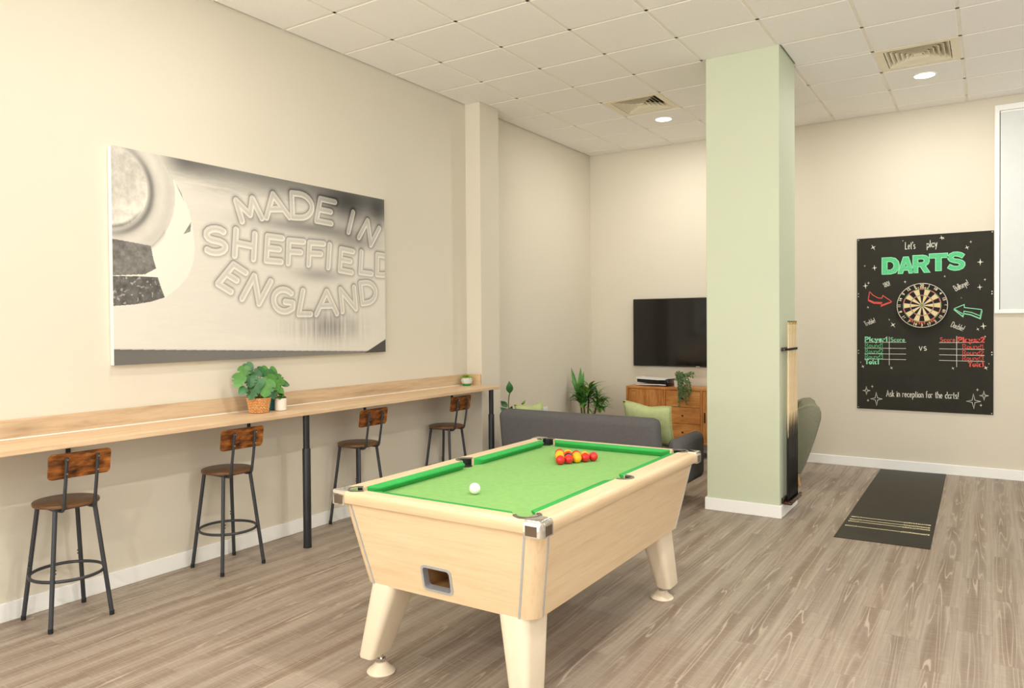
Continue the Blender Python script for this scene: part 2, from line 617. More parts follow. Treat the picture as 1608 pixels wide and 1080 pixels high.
def in_view(x, y, z, mx=40):
    d = Vector((x, y, z)) - CAM
    dz = d.dot(fw)
    if dz < 0.4:
        return False
    px = 804 - 29 + FPX * d.dot(right) / dz
    py = 528.4 - FPX * d.dot(upv) / dz
    return -mx < px < 1608 + mx and -mx < py < 1080 + mx


cand = []
nx = int(math.ceil(XR / PW))
for i in range(nx):
    x0 = i * PW
    x1 = min(XR, x0 + PW)
    off = (i * 0.37 * PL) % PL
    y = YB - off
    while y < YF:
        a, b_ = max(y, YB), min(y + PL, YF)
        if b_ - a > 0.02:
            cand.append((x0, x1, a, b_))
        y += PL
vis = []
for q in cand:
    x0, x1, a, b_ = q
    if any(in_view(px, py, 0) for px in (x0, x1) for py in (a, (a + b_) / 2, b_)):
        vis.append(q)
vis.sort(key=lambda q: (Vector(((q[0] + q[1]) / 2, (q[2] + q[3]) / 2, 0)) - CAM).length)
chosen = set(vis[:300])
for q in cand:
    x0, x1, a, b_ = q
    if q in chosen:
        o = bpy.data.objects.new('plank', plank_mesh(x1 - x0, b_ - a))
        COL.objects.link(o)
        o.parent = floor
        o.location = ((x0 + x1) / 2, (a + b_) / 2, 0)
    else:
        box(rest, x0 + GAP, x1 - GAP, a + GAP, b_ - GAP, -0.006, 0)
o = obj('more_planks', rest, M['floor'], floor)
o['kind'] = 'stuff'

# ---- suspended ceiling: tegular tiles in an exposed grid
bm = B(); box(bm, 0, XR, YB, YF, H + 0.10, H + 0.12)
ceiling = struct('ceiling', bm, M['tile'])
GW = 0.024
xs = [0.0] + [X0G + PT * k for k in range(0, 12) if X0G + PT * k < XR] + [XR]
ky0 = int(math.floor((YB - Y0G) / PT)) + 1
ys = [YB] + [Y0G + PT * k for k in range(ky0, 20) if YB + 0.02 < Y0G + PT * k < YF - 0.02] + [YF]
tile_cache = {}


def tile_mesh(w, l):
    key = (round(w, 4), round(l, 4))
    if key not in tile_cache:
        b = B()
        box(b, -w / 2, w / 2, -l / 2, l / 2, 0, 0.018)
        e = [e for e in b.edges if all(v.co.z < 0.001 for v in e.verts)]
        bmesh.ops.bevel(b, geom=e, offset=0.003, segments=1, affect='EDGES')
        bmesh.ops.recalc_face_normals(b, faces=b.faces[:])
        me = bpy.data.meshes.new('ceiling_tile')
        b.to_mesh(me)
        b.free()
        me.materials.append(M['tile'])
        tile_cache[key] = me
    return tile_cache[key]


VENTS = [(X0G + PT * 1, Y0G + PT * 5), (X0G + PT * 5, Y0G + PT * 5)]
ncol = {}
for i in range(len(xs) - 1):
    for j in range(len(ys) - 1):
        xa, xb, ya, yb = xs[i], xs[i + 1], ys[j], ys[j + 1]
        if any(abs(xa - v[0]) < 0.01 and abs(ya - v[1]) < 0.01 for v in VENTS):
            continue
        xa += GW / 2; xb -= GW / 2; ya += GW / 2; yb -= GW / 2
        if min(xb - xa, yb - ya) < 0.03:
            continue
        # tiles cut round the column and the pier
        if xa < CX1 and xb > CX0 and ya < CY1 and yb > CY0:
            pieces = [(xa, xb, ya, min(yb, CY0 - 0.004)), (xa, xb, max(ya, CY1 + 0.004), yb),
                      (xa, min(xb, CX0 - 0.012), max(ya, CY0), min(yb, CY1)), (max(xa, CX1 + 0.012), xb, max(ya, CY0), min(yb, CY1))]
        elif xa < 0.177 and ya < 6.352 and yb > 6.022:
            pieces = [(0.183, xb, ya, yb), (xa, 0.183, ya, min(yb, 6.016)), (xa, 0.183, max(ya, 6.36), yb)]
        else:
            pieces = [(xa, xb, ya, yb)]
        for a, b_, c, d in pieces:
            if b_ - a < 0.012 or d - c < 0.012:
                continue
            o = bpy.data.objects.new('ceiling_tile', tile_mesh(b_ - a, d - c))
            COL.objects.link(o)
            o.parent = ceiling
            o.location = ((a + b_) / 2, (c + d) / 2, H)


def tee_segment(x0, x1, y0, y1):
    bm = B()
    box(bm, x0, x1, y0, y1, H + 0.003, H + 0.014)
    if x1 - x0 > y1 - y0:
        ym = (y0 + y1) / 2
        box(bm, x0, x1, ym - 0.002, ym + 0.002, H + 0.014, H + 0.05)
    else:
        xm = (x0 + x1) / 2
        box(bm, xm - 0.002, xm + 0.002, y0, y1, H + 0.014, H + 0.05)
    obj('grid_tee', bm, M['tee'], ceiling)


for x in xs[1:-1]:
    if CX0 - 0.013 < x < CX1 + 0.013:
        tee_segment(x - 0.012, x + 0.012, YB, CY0 - 0.002); tee_segment(x - 0.012, x + 0.012, CY1 + 0.002, YF)
    else:
        tee_segment(x - 0.012, x + 0.012, YB, YF)
for y in ys[1:-1]:
    x_start = 0.18 if 6.022 < y < 6.352 else 0.0
    if CY0 < y < CY1:
        tee_segment(x_start, CX0 - 0.002, y - 0.012, y + 0.012); tee_segment(CX1 + 0.002, XR, y - 0.012, y + 0.012)
    else:
        tee_segment(x_start, XR, y - 0.012, y + 0.012)
bm = B()
box(bm, 0, XR, YF - 0.022, YF, H + 0.009, H + 0.013)
box(bm, 0.178, 0.2, 6.02, 6.354, H + 0.009, H + 0.013); box(bm, 0, 0.2, 6.0, 6.021, H + 0.009, H + 0.013)
obj('wall_angle', bm, M['tee'], ceiling)


# ---- four-way ceiling diffusers
def make_vent(x0, y0, label):
    t = thing('ceiling_vent', label, 'vent', (x0 + PT / 2, y0 + PT / 2, H), 0, 'square ceiling vents')
    def ring(bm, h0, h1, z0, z1, th=0.003):
        o0 = [(-h0, -h0, z0), (h0, -h0, z0), (h0, h0, z0), (-h0, h0, z0)]
        o1 = [(-h1, -h1, z1), (h1, -h1, z1), (h1, h1, z1), (-h1, h1, z1)]
        i1 = [(p[0] * (1 - th / h1), p[1] * (1 - th / h1), z1) for p in o1]
        i0 = [(p[0] * (1 - th / h0), p[1] * (1 - th / h0), z0) for p in o0]
        loft(bm, [o0, o1, i1, i0, o0], False, False)
    bm = B()
    e, ih = 0.288, 0.232
    for a in ((-e, e, -e, -ih), (-e, e, ih, e), (-e, -ih, -ih, ih), (ih, e, -ih, ih)):
        box(bm, a[0], a[1], a[2], a[3], 0, 0.012)
    obj('frame', bm, M['vent_paint'], t)
    bm = B()
    box(bm, -0.285, 0.285, -0.285, 0.285, 0.075, 0.08)
    obj('duct_box', bm, M['void'], t)
    for k in range(6):
        h = 0.226 - k * 0.036
        bm = B()
        ring(bm, h, h - 0.040 if h > 0.06 else h * 0.45, 0.004, 0.046)
        obj('louvre', bm, M['vent_paint'], t)
    bm = B(); box(bm, -0.03, 0.03, -0.03, 0.03, 0.006, 0.010); obj('centre_plate', bm, M['vent_paint'], t)
    return t


make_vent(*VENTS[0], 'square louvred ceiling vent left of the green column')
make_vent(*VENTS[1], 'square louvred ceiling vent right of the green column')


# ---- recessed downlights
def make_light(x, y, label, watts=21):
    t = thing('downlight', label, 'ceiling light', (x, y, H), 0, 'round recessed downlights')
    bm = B()
    lathe(bm, [(0.096, 0.0), (0.096, -0.004), (0.088, -0.007), (0.080, -0.005), (0.080, 0.0)], seg=40, cap0=False, cap1=False)
    obj('trim_ring', bm, M['white'], t, 40)
    bm = B(); lathe(bm, [(0.080, -0.004), (0.080, -0.001)], seg=40)
    obj('diffuser', bm, M['lamp'], t)
    area_light('downlight_lamp', (x, y, H - 0.012), (0, 0, 0), 0.15, 0.15, watts, WARM, disk=True)
    return t


make_light(1.428, 7.652, 'lit round downlight left of the green column, beside a vent')
make_light(3.838, 7.633, 'lit round downlight right of the green column, beside a vent')
for xx, yy, where, pw in ((1.43, 2.6, 'between the counter and the pool table', 16), (3.84, 2.6, 'over the near open floor', 46), (6.24, 2.6, 'by the near side window', 36), (6.24, 7.64, 'by the far side window', 12), (1.43, -1.9, 'by the glazed front, counter side', 34), (3.84, -1.9, 'by the glazed front, middle', 70)):
    make_light(xx, yy, 'round downlight in the ceiling ' + where, pw)

# ---- white framed window with a drawn blind, far wall right
W0, W1, WZ0, WZ1 = 4.357, 5.75, 1.618, 3.634
bm = B()
fy = YF - 0.022
for a in ((W0, W0 + 0.04, WZ0, WZ1), (W1 - 0.04, W1, WZ0, WZ1), (W0 + 0.04, W1 - 0.04, WZ0, WZ0 + 0.036), (W0 + 0.04, W1 - 0.04, WZ1 - 0.055, WZ1)):
    box(bm, a[0], a[1], fy, YF, a[2], a[3], 0.002, 1)
window = struct('window_1', bm, M['white'])
bm = B(); box(bm, W0 + 0.04, W1 - 0.04, YF - 0.004, YF - 0.001, WZ0 + 0.036, WZ1 - 0.055); obj('backing', bm, M['dark_gap'], window)
bm = B(); box(bm, W0 + 0.046, W1 - 0.046, YF - 0.014, YF - 0.006, WZ0 + 0.036, WZ1 - 0.075, 0.001, 1); obj('blind', bm, M['blind'], window)
bm = B(); box(bm, W0 + 0.046, W1 - 0.046, YF - 0.018, YF - 0.004, WZ1 - 0.075, WZ1 - 0.058, 0.002, 1); obj('blind_rail', bm, M['white'], window)


def glazed(name, axis, pos, u0, u1, z0, z1, n):
    bm = B()
    us = [u0 + (u1 - u0) * k / n for k in range(n + 1)]
    for u in us:
        a, b_ = max(u0, u - 0.03), min(u1, u + 0.03)
        if axis == 'y':
            box(bm, a, b_, pos - 0.05, pos + 0.05, z0, z1)
        else:
            box(bm, pos - 0.05, pos + 0.05, a, b_, z0, z1)
    for za, zb in ((z0, z0 + 0.06), (z1 - 0.06, z1)):
        if axis == 'y':
            box(bm, u0 + 0.03, u1 - 0.03, pos - 0.05, pos + 0.05, za, zb)
        else:
            box(bm, pos - 0.05, pos + 0.05, u0 + 0.03, u1 - 0.03, za, zb)
    struct(name, bm, M['white'])


glazed('window_2', 'y', YB - 0.1, 0.3, 5.5, 0.5, 3.4, 3)
glazed('window_3', 'x', XR + 0.1, -1.3, 3.7, 0.65, 3.25, 3)
glazed('window_4', 'x', XR + 0.1, 4.8, 7.8, 0.8, 3.2, 2)

# ------------------------------------------------------------------ pool table
TX, TY, TR = 2.42567, 3.25954, 0.00394
pt = thing('pool_table', 'pale ash pool table with green cloth and chrome corners', 'pool table', (TX, TY, 0), TR)
ZTOP, ZR, ZC = 0.82, 0.765, 0.783
HW, HL = 0.535, 0.910          # rail outer
IW, IL = 0.440, 0.848          # wood inner edge
CW, CLn = 0.395, 0.803         # cushion nose
TW, TLn, BW, BLn, ZB = 0.512, 0.884, 0.442, 0.812, 0.402


def lerp(a, b, f):
    return a + (b - a) * f


def face_pt(axis, sgn, u, z, out=0.0):
    """point on tapered cabinet face; axis 'x' = long side, u runs along face as a fraction -1..1 of half-length"""
    f = (z - ZB) / (ZR - ZB)
    hw, hl = lerp(BW, TW, f), lerp(BLn, TLn, f)
    if axis == 'x':
        return (sgn * (hw + out), u * hl, z)
    return (u * hw, sgn * (hl + out), z)


CR = 0.066   # corner post half chord


def cabinet_panel(axis, sgn, name, mat, hole=None):
    bm = B()
    th = 0.018

    def quad_block(u0, u1, z0, z1):
        def cr(u, z, d):
            f = (z - ZB) / (ZR - ZB)
            half = lerp(BLn, TLn, f) if axis == 'x' else lerp(BW, TW, f)
            uu = u * (half - CR)
            hh = (lerp(BW, TW, f) if axis == 'x' else lerp(BLn, TLn, f)) - d
            return (sgn * hh, uu, z) if axis == 'x' else (uu, sgn * hh, z)
        o = [cr(u0, z0, 0), cr(u1, z0, 0), cr(u1, z1, 0), cr(u0, z1, 0)]
        i = [cr(u0, z0, th), cr(u1, z0, th), cr(u1, z1, th), cr(u0, z1, th)]
        loft(bm, [o, i])
    if hole:
        ua, ub, za, zb = hole
        quad_block(-1, ua, ZB, ZR); quad_block(ub, 1, ZB, ZR)
        quad_block(ua, ub, ZB, za); quad_block(ua, ub, zb, ZR)
    else:
        quad_block(-1, 1, ZB, ZR)
    obj(name, bm, mat, pt)


HX, HHW, HZ0, HZ1 = -0.012, 0.072, 0.438, 0.540
uh = lambda x: x / (lerp(BW, TW, 0.24) - CR)
cabinet_panel('y', -1, 'end_panel', M['ash_x'], (uh(HX - HHW), uh(HX + HHW), HZ0, HZ1))
cabinet_panel('y', 1, 'end_panel', M['ash_x'])
cabinet_panel('x', -1, 'side_panel', M['ash'])
cabinet_panel('x', 1, 'side_panel', M['ash'])
for sx in (-1, 1):
    for sy in (-1, 1):
        # rounded corner post
        rings = []
        for z in (ZB, ZR):
            f = (z - ZB) / (ZR - ZB)
            hw, hl = lerp(BW, TW, f), lerp(BLn, TLn, f)
            pts = []
            for k in range(9):
                a = PI / 2 * k / 8
                pts.append((sx * (hw - CR + CR * math.sin(a)), sy * (hl - CR + CR * math.cos(a)), z))
            pts.append((sx * (hw - CR), sy * (hl - CR), z))
            rings.append(pts)
        bm = B(); loft(bm, rings); obj('corner_post', bm, M['ash_z'], pt, 40)
        # aluminium strips either side of it
        for axis in ('x', 'y'):
            bm = B()
            pr_ = []
            for z in (ZB - 0.001, ZR):
                f = (z - ZB) / (ZR - ZB)
                hw, hl = lerp(BW, TW, f), lerp(BLn, TLn, f)
                if axis == 'x':
                    yy = hl - CR
                    pr_.append([(sx * (hw + 0.0025), sy * (yy - 0.005), z), (sx * (hw + 0.0025), sy * (yy + 0.004), z),
                                (sx * (hw - 0.01), sy * (yy + 0.004), z), (sx * (hw - 0.01), sy * (yy - 0.005), z)])
                else:
                    xx = hw - CR
                    pr_.append([(sx * (xx - 0.005), sy * (hl + 0.0025), z), (sx * (xx + 0.004), sy * (hl + 0.0025), z),
                                (sx * (xx + 0.004), sy * (hl - 0.01), z), (sx * (xx - 0.005), sy * (hl - 0.01), z)])
            loft(bm, pr_)
            obj('metal_strip', bm, M['alu'], pt)
bm = B(); box(bm, -BW + 0.02, BW - 0.02, -BLn + 0.02, BLn - 0.02, ZB + 0.002, ZB + 0.016); obj('base_board', bm, M['inner_wood'], pt)

# ball return opening: metal frame on the sloped end panel and the chamber behind
slope = math.atan2(TLn - BLn, ZR - ZB)
hc = (HZ0 + HZ1) / 2
yface = -(lerp(BLn, TLn, (hc - ZB) / (ZR - ZB)))
fr = B()
outl = rrect(2 * HHW + 0.014, HZ1 - HZ0 + 0.014, 0.022, 5)
inl = rrect(2 * HHW - 0.008, HZ1 - HZ0 - 0.008, 0.014, 5)


def onface(a, b, d):
    return (HX + a, yface - math.sin(slope) * b - d * math.cos(slope), hc + b * math.cos(slope) - d * 0.2)


loft(fr, [[onface(a, b, 0.000) for a, b in outl], [onface(a, b, 0.004) for a, b in outl],
          [onface(a, b, 0.004) for a, b in inl], [onface(a, b, -0.03) for a, b in inl]], False, False)
obj('return_frame', fr, M['alu'], pt, 40)
bm = B()
ya, yb_ = yface + 0.02, yface + 0.30
box(bm, HX - HHW - 0.01, HX - HHW, ya, yb_, HZ0 - 0.012, HZ1 + 0.01); box(bm, HX + HHW, HX + HHW + 0.01, ya, yb_, HZ0 - 0.012, HZ1 + 0.01)
box(bm, HX - HHW, HX + HHW, ya, yb_, HZ0 - 0.012, HZ0 - 0.002); box(bm, HX - HHW, HX + HHW, ya, yb_, HZ1, HZ1 + 0.01)
box(bm, HX - HHW, HX + HHW, yb_, yb_ + 0.01, HZ0 - 0.012, HZ1 + 0.01)
obj('ball_return', bm, M['inner_wood'], pt)

# playing bed
bm = B(); box(bm, -IW - 0.03, IW + 0.03, -IL - 0.03, IL + 0.03, ZC - 0.03, ZC); obj('bed_cloth', bm, M['baize'], pt)

# wooden rails (top frame) with bullnose outer edge and pocket cut-outs
CORNER_CUT = 0.078
PR = 0.047    # pocket opening radius


def rail_profile(o, i):
    """cross-section (distance from centre, z) from outer to inner"""
    r = 0.020
    pts = [(i, ZR), (o - 0.006, ZR), (o, ZR + 0.006)]
    pts += [(o - r + r * math.cos(a), ZTOP - r + r * math.sin(a)) for a in [PI / 2 * k / 6 for k in range(7)]]
    pts += [(i, ZTOP)]
    return pts


PCORN = (IW - 0.008, IL - 0.008)         # corner pocket centre
PMID = (IW + 0.012, 0.0)                 # middle pocket centre
NOTCH = {}


def rail_inner(u, half, kind, base):
    """inner edge set back around pockets, u measured along rail"""
    if kind == 'long':
        d = abs(u)
        mid_r = PR
        if d < mid_r:
            base = max(base, PMID[0] + math.sqrt(mid_r ** 2 - d ** 2))
        dd = u - math.copysign(PCORN[1], u)
        if abs(dd) < PR:
            base = max(base, PCORN[0] + math.sqrt(PR ** 2 - dd ** 2))
    else:
        dd = u - math.copysign(PCORN[0], u)
        if abs(dd) < PR:
            base = max(base, PCORN[1] + math.sqrt(PR ** 2 - dd ** 2))
    return base


def rail(axis, sgn):
    half = (HL if axis == 'x' else HW) - CORNER_CUT + 0.002
    o = HW if axis == 'x' else HL
    i0 = IW if axis == 'x' else IL
    cpos = PCORN[1] if axis == 'x' else PCORN[0]
    us = set([-half, half])
    for s in (-1, 1):
        for k in range(13):
            us.add(s * (cpos - PR * math.cos(PI * k / 12)))
    if axis == 'x':
        for k in range(15):
            us.add(PR * math.cos(PI * k / 14))
    for k in range(-20, 21):
        us.add(half * k / 20)
    us = sorted(u for u in us if -half <= u <= half)
    rings = []
    for u in us:
        i = rail_inner(u, half, 'long' if axis == 'x' else 'short', i0)
        pr_ = rail_profile(o, i)
        rings.append([(sgn * a, u, z) if axis == 'x' else (u, sgn * a, z) for a, z in pr_])
    bm = B(); loft(bm, rings)
    obj('rail', bm, M['ash'] if axis == 'x' else M['ash_x'], pt, 50)


for s in (-1, 1):
    rail('x', s)
    rail('y', s)


# cloth-covered cushions
def cushion(axis, sgn, u0, u1):
    """trapezoid rubber cushion between two pockets"""
    n = (CW if axis == 'x' else CLn)
    i = (IW if axis == 'x' else IL)
    e0 = 0.032
    secs = []
    for u, inset in ((u0, 0.0), (u0 + e0 * 0.5, 0.5), (u0 + e0, 1.0), (u1 - e0, 1.0), (u1 - e0 * 0.5, 0.5), (u1, 0.0)):
        nn = lerp(i - 0.004, n, inset)
        p = [(i, ZC + 0.0005), (lerp(i, nn, 0.55), ZC + 0.0005), (nn + 0.004, ZTOP - 0.016), (nn, ZTOP - 0.010), (nn + 0.004 * inset, ZTOP - 0.005), (i, ZTOP + 0.0005)]
        secs.append([(sgn * a, u, z) if axis == 'x' else (u, sgn * a, z) for a, z in p])
    bm = B(); loft(bm, secs); obj('cushion', bm, M['cushion_baize'], pt, 50)


mo, co = 0.056, 0.066
for s in (-1, 1):
    cushion('x', s, -IL + co, -mo)
    cushion('x', s, mo, IL - co)
    cushion('y', s, -IW + co, IW - co)


# pockets: black liner + grey rim set into the rail
def pocket(cx, cy, a0, a1):
    t0 = [math.radians(a0 + (a1 - a0) * k / 20) for k in range(21)]
    bm = B()
    ri, ro = PR - 0.004, PR + 0.001
    loft(bm, [[(cx + ri * math.cos(t), cy + ri * math.sin(t), z) for t in t0] for z in (ZTOP - 0.0005, ZR + 0.001)], False, False, closed=False)
    o = obj('pocket', bm, M['pocket'], pt, 60)
    bm = B()
    rings = []
    for t in t0:
        c, s = math.cos(t), math.sin(t)
        rings.append([(cx + r * c, cy + r * s, z) for r, z in ((PR - 0.006, ZTOP - 0.004), (PR + 0.010, ZTOP - 0.004), (PR + 0.010, ZTOP + 0.002), (PR - 0.003, ZTOP + 0.004), (PR - 0.006, ZTOP + 0.002))])
    loft(bm, rings)
    obj('rim', bm, M['pocket_rim'], o, 60)


for sx in (-1, 1):
    for sy in (-1, 1):
        a = math.degrees(math.atan2(sy, sx))
        pocket(sx * PCORN[0], sy * PCORN[1], a - 108, a + 108)
    pocket(sx * PMID[0], 0, (0 if sx > 0 else 180) - 96, (0 if sx > 0 else 180) + 96)
# the pocket mouths in the bed cloth are black wells just proud of the bed
for sx in (-1, 1):
    for c in ((sx * (PCORN[0] + 0.004), PCORN[1] + 0.004), (sx * (PCORN[0] + 0.004), -PCORN[1] - 0.004), (sx * (PMID[0] + 0.004), 0)):
        bm = B(); lathe(bm, [(PR - 0.009, ZC - 0.002), (PR - 0.009, ZC + 0.0012)], c[0], c[1], 24)
        obj('pocket_well', bm, M['pocket'], pt)

# chrome corner castings
for sx in (-1, 1):
    for sy in (-1, 1):
        bm = B()
        R = 0.022
        L = CORNER_CUT + 0.004
        outl = []
        e = 0.004
        hx, hy = HW + e, HL + e
        for k in range(7):
            a = PI / 2 * k / 6
            outl.append((hx - R + R * math.cos(a), hy - R + R * math.sin(a)))
        # inner boundary: from rail ends to a narrowing tongue up to the pocket rim
        poly = outl + [(hx - L, hy), (hx - L, hy - 0.018), (hx - L - 0.006, hy - L + 0.0), (hx - L + 0.0, hy - L - 0.006), (hx - 0.018, hy - L), (hx, hy - L)]
        secs = []
        for z, ins in ((ZR - 0.006, 0.0), (ZTOP - 0.012, 0.0), (ZTOP - 0.003, 0.004), (ZTOP + 0.0025, 0.012)):
            cxm, cym = hx - L * 0.5, hy - L * 0.5
            ring = []
            for a, b in poly:
                ra, rb = (min(a, hx - ins), min(b, hy - ins))
                ring.append((sx * ra, sy * rb, z))
            secs.append(ring)
        loft(bm, secs)
        o = obj('corner_cap', bm, M['chrome'], pt, 35)
        # darker badge plates let into the two outer faces
        for axis in (0, 1):
            bm = B()
            a0, a1 = 0.024, L - 0.008
            z0, z1 = ZR - 0.001, ZTOP - 0.018
            if axis == 0:
                xa = sx * (hx + 0.0008); ys_ = sorted((sy * (hy - a0), sy * (hy - a1)))
                box(bm, min(xa, xa - sx * 0.002), max(xa, xa - sx * 0.002), ys_[0], ys_[1], z0, z1, 0.0006, 1)
            else:
                ya_ = sy * (hy + 0.0008); xs_ = sorted((sx * (hx - a0), sx * (hx - a1)))
                box(bm, xs_[0], xs_[1], min(ya_, ya_ - sy * 0.002), max(ya_, ya_ - sy * 0.002), z0, z1, 0.0006, 1)
            obj('badge_plate', bm, M['badge'], o)

# splayed tapered legs with adjustable feet
for sx in (-1, 1):
    for sy in (-1, 1):
        bm = B()
        secs = []
        fx, fy_ = sx * 0.366, (-0.785 if sy < 0 else 0.737)
        tx, ty, ex, ey = sx * 0.335, sy * 0.712, fx + sx * 0.030, fy_ + sy * 0.004
        for z, f, w, h, r in ((ZB + 0.004, 0.0, 0.140, 0.205, 0.042), (0.088, 0.98, 0.086, 0.146, 0.026), (0.078, 1.0, 0.078, 0.138, 0.022)):
            cxl, cyl = lerp(tx, ex, f), lerp(ty, ey, f)
            secs.append([(cxl + a, cyl + b, z) for a, b in rrect(w, h, r, 6)])
        loft(bm, secs)
        leg = obj('leg', bm, M['cream_plastic'], pt, 50)
        bm = B(); lathe(bm, [(0.011, 0.028), (0.011, 0.08)], fx, fy_, 14); lathe(bm, [(0.021, 0.052), (0.021, 0.064)], fx, fy_, 6)
        obj('foot_bolt', bm, M['chrome'], leg, 40)
        bm = B(); lathe(bm, [(0.060, 0.0), (0.064, 0.006), (0.060, 0.012), (0.042, 0.026), (0.028, 0.042), (0.024, 0.047), (0.010, 0.049)], fx, fy_, 32)
        obj('foot', bm, M['cream_plastic'], leg, 40)

# ---- balls
BR = 0.0255
ball_me = {}


def ball(x, y, kind, label, group=None):
    if kind not in ball_me:
        b = B()
        bmesh.ops.create_uvsphere(b, u_segments=24, v_segments=16, radius=BR)
        me = bpy.data.meshes.new(kind + '_ball')
        b.to_mesh(me); b.free()
        me.materials.append(M['ball_' + kind])
        me.polygons.foreach_set('use_smooth', [True] * len(me.polygons))
        ball_me[kind] = me
    o = bpy.data.objects.new('pool_ball' if kind != 'white' else 'cue_ball', ball_me[kind])
    COL.objects.link(o)
    c, s = math.cos(TR), math.sin(TR)
    o.location = (x, y, ZC + BR + 0.0004)
    return tag(o, label, 'ball', group)


ball(2.397, 2.735, 'white', 'white cue ball alone on the near half of the green cloth')
G_ = 'racked red and yellow pool balls'
RACK = [['red'], ['yellow', 'red'], ['yellow', 'black', 'yellow'], ['yellow', 'red', 'yellow', 'red'], ['red', 'yellow', 'red', 'yellow', 'red']]
RN = ['at the apex of the rack nearest the cue ball', 'in the second row of the rack', 'in the middle row of the rack', 'in the fourth row of the rack', 'in the back row of the rack']
PN = [[''], ['left end', 'right end'], ['left end', 'centre', 'right end'], ['left end', 'second from left', 'third from left', 'right end'], ['left end', 'second from left', 'centre', 'fourth from left', 'right end']]
AX, AY = 2.3845, 3.560
for r, row in enumerate(RACK):
    for j, k in enumerate(row):
        lab = '%s pool ball %s' % (k, RN[r]) + (', ' + PN[r][j] if PN[r][j] else '')
        if k == 'black':
            lab = 'black pool ball in the middle of the racked balls'
        ball(AX + (j - r / 2) * 0.0532, AY + r * 0.0466, k, lab, G_)

# ------------------------------------------------------------------ bar counter along the left wall
bc = thing('bar_counter', 'long oak wall counter with splashback and black posts', 'counter', (0.0015, 0, 0))
CZ0, CZ1, CXF = 0.930, 0.958, 0.402
for y0, y1 in ((-0.9, 3.5435), (3.5455, 6.004)):
    bm = B(); box(bm, 0.0, CXF, y0, y1, CZ0, CZ1, 0.003, 2); obj('worktop', bm, M['oak'], bc)
for y0, y1 in ((-0.9, 6.004),):
    bm = B(); box(bm, 0.0, 0.02, y0, y1, CZ1, 1.062, 0.0015, 1); obj('splashback', bm, M['oak_splash'], bc)
bm = B(); box(bm, 0.021, 0.178, 5.988, 6.004, CZ1, 1.062, 0.0015, 1); obj('splashback_return', bm, M['oak_x'], bc)
bm = B(); tube(bm, [(0.021, -0.9, CZ1 + 0.002), (0.021, 5.988, CZ1 + 0.002)], 0.0035, 6); obj('silicone_seal', bm, M['white'], bc)
for y in (0.9, 3.605, 5.925):
    px_ = 0.35
    bm = B(); lathe(bm, [(0.028, 0.0), (0.028, 0.688), (0.026, 0.692)], px_, y, 20); o = obj('post', bm, M['steel_black'], bc, 40)
    bm = B(); lathe(bm, [(0.0225, 0.68), (0.0225, CZ0)], px_, y, 20); obj('inner_tube', bm, M['steel_black'], o, 40)
    bm = B(); lathe(bm, [(0.029, 0.0), (0.029, 0.012)], px_, y, 20); obj('foot_cap', bm, M['rubber'], o, 40)
for y in (1.02, 2.164, 3.395, 4.559, 5.765):
    bm = B()
    box(bm, 0.0, 0.006, y - 0.0125, y + 0.0125, 0.73, CZ0)
    box(bm, 0.006, 0.30, y - 0.0125, y + 0.0125, CZ0 - 0.006, CZ0)
    obj('bracket', bm, M['steel_black'], bc)


